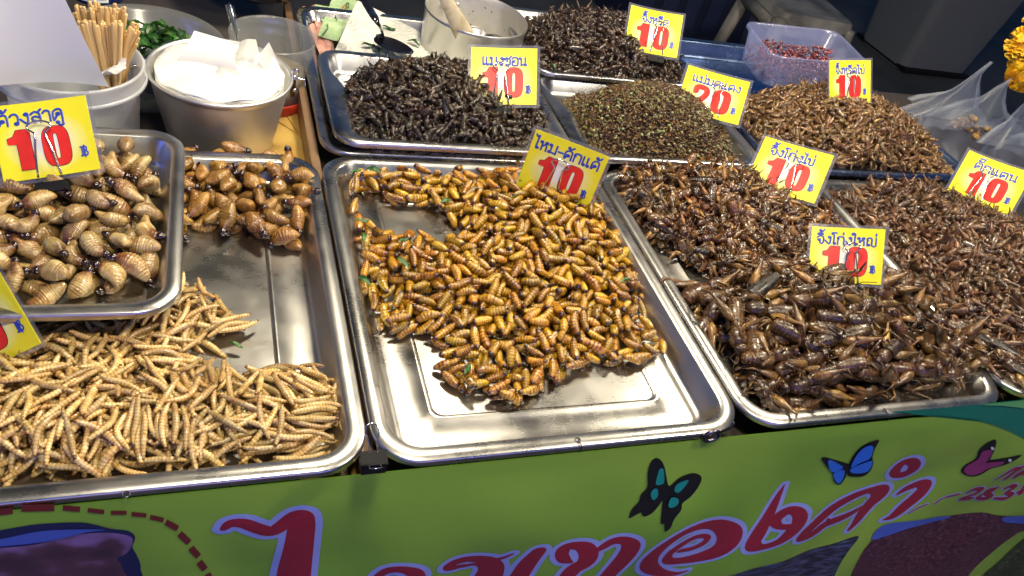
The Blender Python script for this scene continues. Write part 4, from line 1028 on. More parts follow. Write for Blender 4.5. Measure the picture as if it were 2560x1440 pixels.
GL = {
 'ด': (.74, [[(.34, .45), (.2, .2), (.1, 0), (.08, .5), (.15, .85), (.4, 1), (.6, .85), (.62, 0)], C_(.33, .42, .1)]),
 'ต': (.74, [[(.34, .45), (.2, .2), (.1, 0), (.08, .5), (.12, .85), (.27, .97), (.36, .82), (.46, .98), (.6, .85), (.62, 0)], C_(.33, .42, .1)]),
 'ค': (.74, [[(.1, 0), (.08, .5), (.15, .85), (.4, 1), (.6, .85), (.62, 0)], [(.1, 0), (.32, .42)], C_(.38, .55, .1)]),
 'ว': (.62, [[(.5, .1), (.52, .7), (.4, .97), (.2, .97), (.06, .8)], C_(.4, .1, .1)]),
 'ง': (.58, [[(.5, .85), (.48, .3), (.4, .03), (.28, .1), (.04, .45)], C_(.4, .87, .1)]),
 'ส': (.76, [[(.2, .2), (.14, .45), (.35, .58), (.58, .42)], [(.08, .8), (.3, 1), (.55, .9), (.62, .6), (.62, 0)], C_(.24, .12, .1), [(.5, .92), (.72, 1.2)]]),
 'า': (.56, [[(.04, .8), (.2, 1), (.4, .92), (.45, .7), (.45, 0)]]),
 'แ': (.72, [[(.08, .15), (.08, 1)], C_(.17, .1, .09), [(.42, .15), (.42, 1)], C_(.51, .1, .09)]),
 'ม': (.76, [C_(.12, .9, .09), [(.2, .9), (.2, .15)], C_(.12, .1, .09), [(.2, .1), (.62, .05)], [(.62, 0), (.62, 1)]]),
 'ซ': (.74, [C_(.1, .8, .08), [(.18, .85), (.3, 1), (.34, .7), (.22, .1), (.3, 0), (.56, 0), (.6, .7), (.46, .88)], [(.5, .9), (.72, 1.18)]]),
 'อ': (.72, [C_(.18, .52, .1), [(.08, .5), (.08, .12), (.2, 0), (.48, 0), (.6, .15), (.6, .8), (.45, 1), (.2, 1), (.06, .85)]]),
 'น': (.76, [C_(.12, .9, .09), [(.2, .9), (.2, 0)], [(.2, .05), (.5, .2)], C_(.6, .1, .09), [(.58, .2), (.58, 1)]]),
 'จ': (.68, [[(.04, .78), (.25, 1), (.5, .92), (.58, .7), (.56, .2), (.45, 0), (.3, .1), (.28, .4)], C_(.2, .48, .09)]),
 'ห': (.74, [C_(.12, .9, .09), [(.2, .9), (.2, 0)], [(.2, .35), (.45, .75)], C_(.52, .9, .09), [(.44, .8), (.56, .5), (.58, 0)]]),
 'ร': (.62, [C_(.38, .1, .09), [(.46, .15), (.42, .55), (.15, .62), (.08, .85), (.25, 1), (.52, .94)]]),
 'ก': (.74, [[(.1, 0), (.1, .6), (.2, .7), (.06, .78), (.2, 1), (.48, .98), (.6, .8), (.6, 0)]]),
 'ข': (.70, [C_(.1, .82, .09), [(.2, .85), (.2, .1), (.3, 0), (.52, .03), (.56, .3), (.56, 1)]]),
 'ญ': (1.0, [[(.1, 0), (.1, .6), (.2, .7), (.06, .78), (.2, 1), (.42, .95), (.48, .75), (.48, 0), (.8, 0), (.8, 1)], C_(.22, .1, .08)]),
 'ไ': (.40, [C_(.27, .1, .09), [(.18, .12), (.2, 1.1), (.22, 1.5), (.08, 1.32), (-.04, 1.55)]]),
 'ใ': (.40, [C_(.27, .1, .09), [(.18, .12), (.2, 1.1), (.22, 1.35), (.1, 1.55), (-.05, 1.45), (.0, 1.3), (.1, 1.36)]]),
 'โ': (.44, [C_(.27, .1, .09), [(.18, .12), (.2, 1.2), (.02, 1.3), (.06, 1.48), (.25, 1.5), (.42, 1.45)]]),
 '-': (.5, [[(.05, .45), (.42, .45)]]), ' ': (.3, []),
 'ิ': (0, [[(-.62, 1.2), (-.5, 1.38), (-.3, 1.38), (-.16, 1.2), (-.62, 1.2)]]),
 'ี': (0, [[(-.62, 1.2), (-.5, 1.38), (-.3, 1.38), (-.16, 1.2), (-.62, 1.2)], [(-.16, 1.2), (-.14, 1.55)]]),
 'ั': (0, [C_(-.48, 1.32, .07), [(-.52, 1.22), (-.3, 1.2), (-.1, 1.45)]]),
 '้': (0, [C_(-.40, 1.72, .07), [(-.42, 1.6), (-.25, 1.58), (-.06, 1.85)]]),
 '1': (0, [C_(-.40, 1.4, .07), [(-.42, 1.26), (-.25, 1.24), (-.06, 1.5)]]),      # low mai tho
 '๊': (0, [[(-.5, 1.62), (-.44, 1.8), (-.32, 1.64), (-.24, 1.8), (-.14, 1.66), (-.02, 1.9)]]),
 '่': (0, [[(-.2, 1.28), (-.2, 1.52)]]),
 'ู': (0, [C_(-.45, -.22, .07), [(-.38, -.25), (-.38, -.48), (-.14, -.48), (-.14, -.15)]]),
}
def thai(g, txt, x0, x1, y0, h, mapf, off, r=.10):
    W = sum(GL[c][0] for c in txt); k = (x1 - x0) / W; x = x0; q = 0
    for c in txt:
        adv, st = GL[c]
        for s_ in st:
            q += 1
            pts = [(x + p[0] * k, y0 + p[1] * h) for p in s_]
            flat_stroke(g, pts, [r * min(k, h) * 1.05] * len(pts), off + .00001 * (q % 5), .0004, mapf, 2 if len(s_) > 9 else 4, 0, 4)
        x += adv * k
def digit(g, ch, x, y, w, h, mapf, off, m=0, grow=0):
    e = grow
    if ch == '1':
        p = [(0, .80), (.25, .84), (.42, 1.0), (.95, 1.0), (.95, 0), (.36, 0), (.36, .64), (0, .66)]
        c = np.mean(p, 0)
        p = [(x + a * w + math.copysign(e, a - .5), y + b * h + math.copysign(e, b - .5)) for a, b in p]
        g.add([mapf(u, v, off) for u, v in p], [(0, 1, 6, 7), (1, 2, 5, 6), (2, 3, 4, 5)], .5, m, True)
    elif ch == '0':
        n = 40; V = []
        for k in range(n):
            a = 2 * math.pi * k / n; ca, sa = math.cos(a), math.sin(a); f = lambda t, q: math.copysign(abs(t) ** q, t)
            V.append(mapf(x + w * (.5 + .5 * f(ca, .65)) + e * f(ca, .65), y + h * (.5 + .5 * f(sa, .6)) + e * f(sa, .6), off))
        for k in range(n):
            a = 2 * math.pi * k / n; ca, sa = math.cos(a), math.sin(a); f = lambda t, q: math.copysign(abs(t) ** q, t)
            V.append(mapf(x + w * (.5 + .095 * f(ca, .6)) - e * f(ca, .6), y + h * (.5 + .33 * f(sa, .5)) - e * f(sa, .5), off))
        g.add(V, [(k, (k + 1) % n, n + (k + 1) % n, n + k) for k in range(n)], .5, m, True)
    else:
        flat_stroke(g, [(x + a * w, y + b * h) for a, b in ((.16, .68), (.2, .85), (.42, .9), (.72, .86), (.78, .68), (.6, .42), (.25, .13))], [.15 * w + e] * 7, off, .0003, mapf, 4)
        flat_stroke(g, [(x + a * w, y + b * h) for a, b in ((.2, .1), (.85, .1))], [.12 * w + e] * 2, off + .0001, .0003, mapf, 4)
def baht(g, x, y, h, mapf, off):
    r = h * .085; q = 0
    for st in ([(0, 1), (.35, 1)], [(0, 0), (.35, 0)], [(.18, 0), (.18, 1)], [(.4, 0), (.4, 1)], [(.4, 1), (.75, .95), (.8, .75), (.65, .55), (.4, .52)], [(.4, .52), (.8, .45), (.9, .25), (.75, .02), (.35, 0)], [(.52, -.15), (.52, 1.15)]):
        q += 1; flat_stroke(g, [(x + a * h * .8, y + b * h) for a, b in st], [r] * len(st), off + .00002 * q, .0003, mapf, 3, 0, 4)
def fit_plane(corners, base):
    """card plane through base point whose corners come out most nearly rectangular"""
    best = None; b0 = np.array(base)
    toc = np.array([0, 0, CAM_H]) - b0; az0 = math.atan2(toc[1], toc[0])
    for da in np.linspace(-.75, .75, 25):
        for el in np.linspace(.0, .95, 16):
            n = np.array([math.cos(az0 + da) * math.cos(el), math.sin(az0 + da) * math.cos(el), math.sin(el)])
            C = []
            for px_, py_ in corners:
                d = ray(px_, py_); o = np.array([0, 0, CAM_H]); t = n.dot(b0 - o) / n.dot(d); C.append(o + d * t)
            C = np.array(C); u1 = C[1] - C[0]; u2 = C[2] - C[3]; v1 = C[0] - C[3]; v2 = C[1] - C[2]
            w_ = (np.linalg.norm(u1) + np.linalg.norm(u2)) / 2; h_ = (np.linalg.norm(v1) + np.linalg.norm(v2)) / 2
            err = np.linalg.norm(u1 - u2) / w_ + abs((u1 + u2).dot(v1 + v2)) / (4 * w_ * h_) + abs(w_ / h_ - 1.30) * .5 + .05 * abs(da) + .05 * abs(el - .45)
            if best is None or err < best[0]: best = (err, n, C)
    _, n, C = best; c = C.mean(0); u = (C[1] - C[0] + C[2] - C[3]) / 2; v = (C[0] - C[3] + C[1] - C[2]) / 2
    w_ = np.linalg.norm(u); h_ = np.linalg.norm(v); u = u / w_; v = v - u * v.dot(u); v /= np.linalg.norm(v); n = np.cross(u, v)
    return c, u, v, n, w_, h_
def price_card(corners, zb, txt, num, label, tx=(.18, .85), wire=.52, tv=.66, dig=(.18, .44, .51), show_b=True):
    bx = (corners[2][0] + corners[3][0]) / 2; by = (corners[2][1] + corners[3][1]) / 2
    c, u, v, n, w, h = fit_plane(corners, P(bx, by, zb))
    o3 = c - u * w / 2 - v * h / 2
    M_ = Matrix(((u[0], v[0], n[0], o3[0]), (u[1], v[1], n[1], o3[1]), (u[2], v[2], n[2], o3[2]), (0, 0, 0, 1)))
    e = empty('price_card', M=M_); tag(e, label, 'price card', 'yellow price cards standing in the trays')
    A_ = random.uniform(.0015, .0045); ext = .10 * h
    mapf = lambda a, b, c_: (a, b, c_ + A_ * ((a / w - .5) * 2) ** 2)
    def bent(g, x0, y0, x1, y1, z0, z1):
        n_ = 16; V = [mapf(x0 + (x1 - x0) * i / n_, y, z) for z in (z0, z1) for i in range(n_ + 1) for y in (y0, y1)]; o_ = 2 * (n_ + 1)
        F = [(2 * i + 1, 2 * i + 3, 2 * i + 2, 2 * i) for i in range(n_)] + [(o_ + 2 * i, o_ + 2 * i + 2, o_ + 2 * i + 3, o_ + 2 * i + 1) for i in range(n_)]
        F += [(2 * i, 2 * i + 2, o_ + 2 * i + 2, o_ + 2 * i) for i in range(n_)] + [(2 * i + 1, o_ + 2 * i + 1, o_ + 2 * i + 3, 2 * i + 3) for i in range(n_)] + [(0, o_, o_ + 1, 1), (2 * n_, 2 * n_ + 1, o_ + 2 * n_ + 1, o_ + 2 * n_)]
        g.add(V, F, flat=True)
    g = Geo(); bent(g, 0, -ext, w, h, -.0006, 0)
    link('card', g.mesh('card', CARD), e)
    g = Geo(); mg = .045 * w; bent(g, -mg, -ext - mg, w + mg, h + mg, -.0010, -.0007)
    link('plastic_sleeve', g.mesh('plastic_sleeve', SLEEVE), e)
    if txt:
        g = Geo(); thai(g, txt, tx[0] * w, tx[1] * w, tv * h, .155 * h, mapf, .0002)
        link('thai_lettering', g.mesh('thai_lettering', I_TXT), e)
    g = Geo(); ge_ = Geo()
    dw = .26 * w; dh = .58 * h
    for q, ch in enumerate(num):
        xx = (dig[0] if q == 0 else dig[2]) * w; ww = dw * (.92 if ch == '1' else 1.08)
        digit(ge_, ch, xx, .04 * h, ww, dh, mapf, .0003, 0, .0006)
        digit(g, ch, xx, .04 * h, ww, dh, mapf, .0006)
    pr = link('price_numerals', g.mesh('price_numerals', I_NUM), e)
    link('numeral_outline', ge_.mesh('numeral_outline', I_EDGE), pr)
    if show_b:
        g = Geo(); baht(g, .835 * w, .13 * h, .13 * h, mapf, .0003); link('baht_sign', g.mesh('baht_sign', I_TXT), e)
    if wire:
        bc = empty('binder_clip', M=M_ @ Matrix.Translation((wire * w, 0, .003)))
        tag(bc, 'silver wire binder clip handle holding the ' + label.replace('yellow ', ''), 'clip', 'binder clips holding the price cards')
        g = Geo(); k = h
        pts = [(-.155, -.1), (-.11, .25), (-.07, .48), (-.085, .53), (-.15, .585), (-.14, .64), (-.07, .675), (0, .685), (.07, .675), (.14, .64), (.15, .585), (.085, .53), (.07, .48), (.11, .25), (.155, -.1)]
        p3 = [(a * k, b * k, .002 + .004 * math.sin(max(0, b) * 3)) for a, b in pts]
        tube(g, smooth(p3, 3), .0011, 6); link('wire_handle', g.mesh('wire_handle', CHROME), bc)
        g = Geo(); box(g, (-.2 * k, -.34 * k, -.012), (.2 * k, -.20 * k, .008)); link('clip_body', g.mesh('clip_body', BLACKM), bc)
        bc['label'] = ' '.join(bc['label'].split()[:16])
    return e
price_card([(-28, 268), (213, 240), (250, 405), (8, 442)], .058, 'ด้วงสาคู'.replace('้', '1'), '10', 'yellow 10 baht card above the pale grubs with five letter Thai word', tx=(.05, .74), wire=.48, tv=.70, dig=(.12, 0, .46))
price_card([(-215, 740), (-20, 652), (100, 832), (-110, 940)], -.004, '', '10', 'yellow price card cut off by the left edge above the bamboo worms', wire=0, dig=(.1, 0, .42))
price_card([(1178, 118), (1343, 122), (1341, 250), (1176, 246)], .055, 'แมงซอน', '10', 'yellow 10 baht card upright behind the blackish insects', tx=(.17, .85), wire=.46)
price_card([(1577, 17), (1707, 38), (1692, 140), (1562, 108)], .062, 'จิ้งหรีด', '10', 'yellow 10 baht card washed pale by lamp glare behind the dark wet crickets', tx=(.24, .76), wire=.6)
price_card([(1721, 165), (1876, 206), (1846, 305), (1692, 258)], .045, 'แม่มดแดง', '20', 'yellow 20 baht card leaning behind the ants and eggs', tx=(.12, .9), wire=.56)
price_card([(2069, 152), (2172, 151), (2172, 248), (2071, 249)], .068, 'จิ้งหรีดไข่', '10', 'smallest yellow 10 baht card in front of the chilli box', tx=(.16, .88), wire=.5)
price_card([(1343, 323), (1524, 392), (1470, 518), (1293, 450)], .018, 'ไหม-ดักแด้'.replace('้', '1'), '10', 'yellow 10 baht card tilted over the golden pupae', tx=(.04, .94), wire=.45, tv=.69)
price_card([(1916, 337), (2084, 396), (2041, 493), (1866, 452)], .020, 'จิ้งโก่งไข่', '10', 'yellow 10 baht card tilted behind the small crickets', tx=(.14, .80), wire=.52)
price_card([(2031, 566), (2214, 574), (2203, 700), (2020, 688)], .030, 'จิ้งโก่งใหญ่', '10', 'yellow 10 baht card upright behind the giant crickets', tx=(.08, .92), wire=.58)
price_card([(2424, 373), (2578, 440), (2530, 525), (2369, 475)], .035, 'ตั๊กแตน', '10', 'yellow 10 baht card tilted behind the grasshoppers', tx=(.18, .86), wire=.42)

# ------------------------------------------------------------------ binder clip between the two front trays
bc = empty('binder_clip', M=Matrix.Translation(PY(932, 1150, .372)) @ Matrix.Scale(.85, 4)); tag(bc, 'black binder clip on the banner edge between the two front trays', 'clip')
g = Geo()
V = [(-.013, -.008, .004), (.013, -.008, .004), (.013, .004, .010), (-.013, .004, .010), (-.012, -.010, -.009), (.012, -.010, -.009), (.012, .002, -.009), (-.012, .002, -.009)]
g.add(V, [(0, 1, 2, 3), (4, 5, 1, 0), (5, 6, 2, 1), (6, 7, 3, 2), (7, 4, 0, 3), (4, 7, 6, 5)], flat=True)
tube(g, [(-.0135, -.0085, .004), (.0135, -.0085, .004)], .0012, 8)
link('clip_body', g.mesh('clip_body', BLACKM), bc)
g = Geo(); tube(g, smooth([(-.004, .002, .009), (-.0045, .012, .016), (-.007, .018, .021), (-.004, .024, .025), (.003, .024, .025), (.006, .018, .021), (.0045, .012, .016), (.004, .002, .009)], 4), .0007, 6)
link('wire_handle', g.mesh('wire_handle', CHROME), bc)
g = Geo(); tube(g, smooth([(-.005, -.009, .004), (-.006, -.013, .006), (-.003, -.016, .009), (.003, -.016, .009), (.006, -.013, .006), (.005, -.009, .004)], 4), .0007, 6)
link('wire_handle', g.mesh('wire_handle', CHROME), bc)

# ------------------------------------------------------------------ back left: tub, skewers, bucket, cup, bowl
def plastic(name, colr=(.75, .78, .82), tr_=.45, rough=.35, gl_=.1):
    m = bpy.data.materials.new(name); m.use_nodes = True; nt = m.node_tree; nt.nodes.remove(BS(m)); out = nt.nodes['Material Output']
    a = nt.nodes.new('ShaderNodeBsdfTransparent'); b = nt.nodes.new('ShaderNodeBsdfDiffuse'); c = nt.nodes.new('ShaderNodeBsdfTranslucent'); d = nt.nodes.new('ShaderNodeBsdfGlossy')
    for q in (b, c): q.inputs[0].default_value = (*colr, 1)
    d.inputs['Roughness'].default_value = rough
    m1 = nt.nodes.new('ShaderNodeMixShader'); m1.inputs[0].default_value = .5; nt.links.new(b.outputs[0], m1.inputs[1]); nt.links.new(c.outputs[0], m1.inputs[2])
    m2 = nt.nodes.new('ShaderNodeMixShader'); m2.inputs[0].default_value = tr_; nt.links.new(m1.outputs[0], m2.inputs[1]); nt.links.new(a.outputs[0], m2.inputs[2])
    m3 = nt.nodes.new('ShaderNodeMixShader'); m3.inputs[0].default_value = gl_; nt.links.new(m2.outputs[0], m3.inputs[1]); nt.links.new(d.outputs[0], m3.inputs[2])
    nt.links.new(m3.outputs[0], out.inputs[0]); return m
PL_TUB = plastic('milky_plastic', (.78, .80, .84), .18, .3, .08)
PL_CUP = plastic('clear_cup_plastic', (.55, .57, .56), .72, .2, .08)
PL_BOX = plastic('violet_tinted_plastic', (.45, .50, .88), .74, .2, .08)
PL_BAG = plastic('bag_film', (.33, .40, .56), .80, .5, .05)
paper = mat('white_paper', (.82, .83, .86), .6)
tissue = mat('tissue', (.85, .85, .82), .7)

TB = Vector((-.155, .962, -.066))
e = empty('plastic_tub', TB); tag(e, 'milky white round tub holding skewers and a paper sheet', 'tub')
g = Geo(); lathe(g, [(.001, 0), (.064, 0), (.067, .004), (.073, .100), (.079, .104), (.080, .112), (.079, .124), (.081, .127), (.079, .130), (.077, .127), (.0765, .108), (.071, .100), (.065, .006), (.001, .003)], 64)
link('tub_body', g.mesh('tub_body', PL_TUB), e)
g = Geo(); lathe(g, [(.0805, .106), (.0825, .107), (.0825, .110), (.0805, .111)], 64); link('rim_band', g.mesh('rim_band', PL_TUB), e)
# skewers
bam = mat('bamboo_stick', (.62, .42, .19), .5)
oi = N(bam, 'ShaderNodeObjectInfo'); L(bam, ramp(bam, oi.outputs['Random'], [(0, (.48, .29, .10)), (1, (.70, .50, .24))]).outputs[0], BS(bam).inputs['Base Color'])
sk = []
for k in range(3):
    g = Geo(); tube(g, [(0, 0, 0), (.0004 * k, 0, .08), (0, 0, .165), (0, 0, .166)], [.0016, .0022, .0023, .0019], 7); sk.append(g.mesh('skewer', bam))
for k in range(160):
    # two bundles: nearer one to the right, further one behind
    r_ = random.random()
    if k < 70: tx_, ty_ = random.uniform(188, 306), random.gauss(60, 5); bx_, by_ = (tx_ - 188) * .55 + 235, 182; dY = random.uniform(.925, .95)
    elif k < 125: tx_, ty_ = random.uniform(180, 316), random.gauss(26, 8); bx_, by_ = (tx_ - 180) * .5 + 228, 160; dY = random.uniform(.96, .985)
    else: tx_, ty_ = random.gauss(333, 8), random.gauss(76, 12); bx_, by_ = 308 + random.gauss(0, 6), 175; dY = random.uniform(.945, .975)
    top = PY(tx_, ty_, dY); b2 = PY(bx_, by_, dY + .004)
    d = (top - b2).normalized(); st = top - d * .166
    ln_ = min(.166, (top.z + .058) / max(d.z, .3)); st = top - d * ln_
    o = link('skewer', sk[k % 3], None, Matrix.Translation(st) @ d.to_track_quat('Z', 'Y').to_matrix().to_4x4() @ Matrix.Diagonal((1, 1, ln_ / .166, 1)))
    tag(o, 'thin round bamboo skewer standing in the milky tub', 'skewer', 'bamboo skewers in the milky tub')
# paper sheet
g = Geo(); V = []; n = 16
A = PY(262, 196, .905); B_ = PY(165, 0, .900); up = (B_ - A)
Lf = PY(-40, 196, .88) - A
for i in range(n + 1):
    for j in range(n + 1):
        s_, t_ = i / n, j / n
        p = A + Lf * s_ + up * (t_ * 1.25 - .12)
        p = p + Vector((0, .012 * math.sin(s_ * 3.0) - .004 * math.sin(t_ * 3), 0))
        V.append(tuple(p))
F_ = [(i * (n + 1) + j, (i + 1) * (n + 1) + j, (i + 1) * (n + 1) + j + 1, i * (n + 1) + j + 1) for i in range(n) for j in range(n)]
g.add(V, F_); g.add([(x, y + .0004, z) for x, y, z in V], [f[::-1] for f in F_])
tag(link('paper_sheet', g.mesh('paper_sheet', paper)), 'blank white paper sheet leaning in front of the skewers', 'paper')
# folded tissue inside the tub
g = Geo(); V = []
for i in range(9):
    for j in range(9):
        p = PY(255 + 60 * i / 8, 185 - 30 * j / 8 * (i / 8) - 8 * i / 8, .915 + .01 * j / 8); V.append(tuple(p + Vector((0, 0, .003 * math.sin(j * 1.7 + i)))))
F_ = [(i * 9 + j, (i + 1) * 9 + j, (i + 1) * 9 + j + 1, i * 9 + j + 1) for i in range(8) for j in range(8)]
g.add(V, F_); g.add([(x, y + .0006, z) for x, y, z in V], [f[::-1] for f in F_])
tag(link('folded_tissue', g.mesh('folded_tissue', tissue)), 'folded white tissue tucked against the skewers in the tub', 'tissue')

# bucket with white tissues
BK = Vector((.014, 1.000, -.066))
spun = steel('spun_aluminium', (.88, .87, .85), .42, .52, (1, 1, 12), 14)
e = empty('metal_bucket', BK); tag(e, 'small spun metal bucket filled with white tissue sheets', 'bucket')
prof = [(.001, 0), (.066, 0), (.069, .002)]
for k in range(26):
    z = .004 + .098 * k / 25; prof.append((.067 + .0205 * k / 25 + (.0007 if k % 2 else -.0007), z))
prof += [(.089, .104), (.0915, .106), (.0925, .1085), (.0915, .111), (.089, .1105), (.0875, .108), (.085, .099), (.066, .004), (.001, .003)]
g = Geo(); lathe(g, prof, 72); link('bucket_body', g.mesh('bucket_body', spun), e)
for sx_, ang in ((-1, math.pi + .0), (1, .0)):
    c = Vector((math.cos(ang) * .093, math.sin(ang) * .093, .104))
    g = Geo(); box(g, (c.x - .004, c.y - .006, c.z - .022), (c.x + .001 * sx_ + .002, c.y + .006, c.z + .004)); ellip(g, (c.x + .002 * sx_, c.y - .006, c.z - .012), (.003, .002, .003))
    link('handle_lug', g.mesh('handle_lug', CHROME), e)
    g = Geo(); tube(g, smooth([(c.x, c.y, c.z + .002), (c.x + sx_ * .006, c.y, c.z + .010), (c.x + sx_ * .003, c.y, c.z + .016), (c.x - sx_ * .002, c.y, c.z + .010), (c.x + sx_ * .006, c.y - .002, c.z + .004), (c.x + sx_ * .014, c.y - .003, c.z + .003), (c.x + sx_ * .014, c.y - .004, c.z - .008)], 4), .0016, 7)
    link('handle_wire', g.mesh('handle_wire', CHROME), e)
def sheet(seed, rad, zc, rot, lift, c):
    r = random.Random(seed); n = 22; V = []
    ph = [r.uniform(0, 6.3) for _ in range(4)]
    for i in range(n + 1):
        for j in range(n + 1):
            u, v = i / n * 2 - 1, j / n * 2 - 1
            rr = math.hypot(u, v); a = math.atan2(v, u)
            k = .82 if rr < 1 else .82
            x, y = u * rad * k, v * rad * k
            q = math.hypot(x, y)
            z = zc + .022 * (1 - (q / rad) ** 2) + .0045 * math.sin(3 * a + ph[0]) * rr + .0024 * math.sin(9 * u + ph[3]) * (1 - .5 * rr) + .0022 * math.sin(7 * a + ph[1]) * rr ** 2 + lift * max(0, rr - .9) ** 1.3 * (.5 + .5 * math.cos(a - ph[2]))
            lim = .0805
            if q > lim: x *= lim / q; y *= lim / q; z += (q - lim) * .25
            ca, sa = math.cos(rot), math.sin(rot)
            V.append((c[0] + x * ca - y * sa, c[1] + x * sa + y * ca, c[2] + z))
    F = [(i * (n + 1) + j, (i + 1) * (n + 1) + j, (i + 1) * (n + 1) + j + 1, i * (n + 1) + j + 1) for i in range(n) for j in range(n)]
    g = Geo(); g.add(V, F); g.add([(x, y, z - .0005) for x, y, z in V], [f[::-1] for f in F])
    return g.mesh('tissue_sheet', tissue)
for k in range(16):
    o = link('tissue_sheet', sheet(k, .116 - .0012 * k, .082 + .0012 * k, .13 * k + .2, .008, BK))
    tag(o, 'square white tissue sheet stacked in the metal bucket', 'tissue', 'white tissue sheets in the bucket')
# fanned corner stack rising at the left of the bucket and a curled sheet in the middle
for k in range(12):
    g = Geo(); V = []; n = 10
    c0 = P(470 + 6 * k, 165 + 1.5 * k, .046); apex = PY(488 + 7.5 * k, 76 + 2.2 * k, 1.03 - .002 * k)
    side = Vector((.05, -.012 - .001 * k, 0))
    for i in range(n + 1):
        for j in range(n + 1):
            s_, t_ = i / n, j / n
            p = c0 + (apex - c0) * t_ + side * (s_ - .35) * (1 - t_ * .93) + Vector((0, -.012 * math.sin(t_ * 3.0), 0))
            V.append(tuple(p))
    F_ = [(i * (n + 1) + j, (i + 1) * (n + 1) + j, (i + 1) * (n + 1) + j + 1, i * (n + 1) + j + 1) for i in range(n) for j in range(n)]
    g.add(V, F_); g.add([(x, y - .0005, z + .0003) for x, y, z in V], [f[::-1] for f in F_])
    tag(link('tissue_corner', g.mesh('tissue_corner', tissue)), 'white tissue sheet with its corner fanned up at the bucket left side', 'tissue', 'fanned tissue sheets at the bucket left side')
g = Geo(); V = []; n = 24
cc_ = P(590, 185, .050)
for i in range(n + 1):
    for j in range(9):
        a = i / n * 4.4 + 1.2; t_ = j / 8; r_ = .034 * (1 - .5 * t_) + .006 * i / n
        V.append((cc_.x + r_ * math.cos(a), cc_.y + r_ * .9 * math.sin(a), cc_.z - .008 + .016 * t_ + .004 * math.sin(a * 2)))
F_ = [(i * 9 + j, (i + 1) * 9 + j, (i + 1) * 9 + j + 1, i * 9 + j + 1) for i in range(n) for j in range(8)]
g.add(V, F_); g.add([(x * .999 + cc_.x * .001, y * .999 + cc_.y * .001, z) for x, y, z in V], [f[::-1] for f in F_])
tag(link('curled_tissue', g.mesh('curled_tissue', tissue)), 'white tissue curled into a loop on top of the bucket', 'tissue')
for k, cn in enumerate((((600, 105), (640, 96), (650, 140), (585, 150)), ((672, 108), (705, 175), (690, 200), (640, 150)))):
    g = Geo(); Q = [PY(*cn[i], 1.05 - .05 * (i > 1)) for i in range(4)]; n = 8; V = []
    for i in range(n + 1):
        for j in range(n + 1):
            s_, t_ = i / n, j / n
            p = (Q[0] * (1 - s_) + Q[1] * s_) * (1 - t_) + (Q[3] * (1 - s_) + Q[2] * s_) * t_
            V.append(tuple(p + Vector((0, 0, .002 * math.sin(s_ * 4 + k)))))
    F_ = [(i * (n + 1) + j, (i + 1) * (n + 1) + j, (i + 1) * (n + 1) + j + 1, i * (n + 1) + j + 1) for i in range(n) for j in range(n)]
    g.add(V, F_); g.add([(x, y + .0005, z - .0003) for x, y, z in V], [f[::-1] for f in F_])
    tag(link('tissue_flap', g.mesh('tissue_flap', plastic('thin_tissue_%d' % k, (.85, .85, .84), .35, .5, .02))), ['tissue corner standing up at the bucket back', 'pointed tissue corner at the bucket right side', 'tissue flap folded behind the curled tissue'][k], 'tissue')

# cup with red base and spoon
CP = Vector((.088, 1.125, -.066))
e = empty('plastic_cup', CP); tag(e, 'clear plastic cup with ribbed rim and red base ring', 'cup')
g = Geo(); lathe(g, [(.001, .004), (.046, .004), (.048, .010), (.056, .080), (.0585, .083), (.0588, .088), (.0605, .090), (.0615, .094), (.0612, .105), (.0625, .108), (.0618, .110), (.0595, .108), (.0592, .094), (.057, .088), (.054, .080), (.0465, .012), (.001, .008)], 64)
link('cup_body', g.mesh('cup_body', PL_CUP), e)
redp = mat('red_plastic', (.62, .05, .025), .35)
g = Geo(); lathe(g, [(.040, 0), (.0495, 0), (.0515, .002), (.0525, .016), (.0515, .018), (.050, .016), (.049, .004), (.040, .004)], 64)
link('red_base', g.mesh('red_base', redp), e)
liq = mat('milky_liquid', (.42, .34, .24), .3)
g = Geo(); lathe(g, [(.001, .052), (.050, .052), (.0455, .013), (.001, .012)], 48); link('liquid', g.mesh('liquid', liq), e)
g = Geo(); a_, b_2 = PY(572, 8, 1.12), PY(592, 88, 1.10); d = b_2 - a_
tube(g, [tuple(a_), tuple(a_ + d * .12), tuple(a_ + d * .5), tuple(a_ + d * 1.0), tuple(a_ + d * 1.7)], [.003, .0055, .005, .003, .0022], 8, sy=.35)
for k in range(14):
    for s_ in (-1, 1):
        p = a_ + d * (.08 + .06 * k) + Vector((.0048 * s_, -.001, 0)); ellip(g, tuple(p), (.0008,) * 3, nu=6, nv=4)
tag(link('spoon', g.mesh('spoon', CHROME)), 'silver spoon with beaded handle standing in the plastic cup', 'spoon')

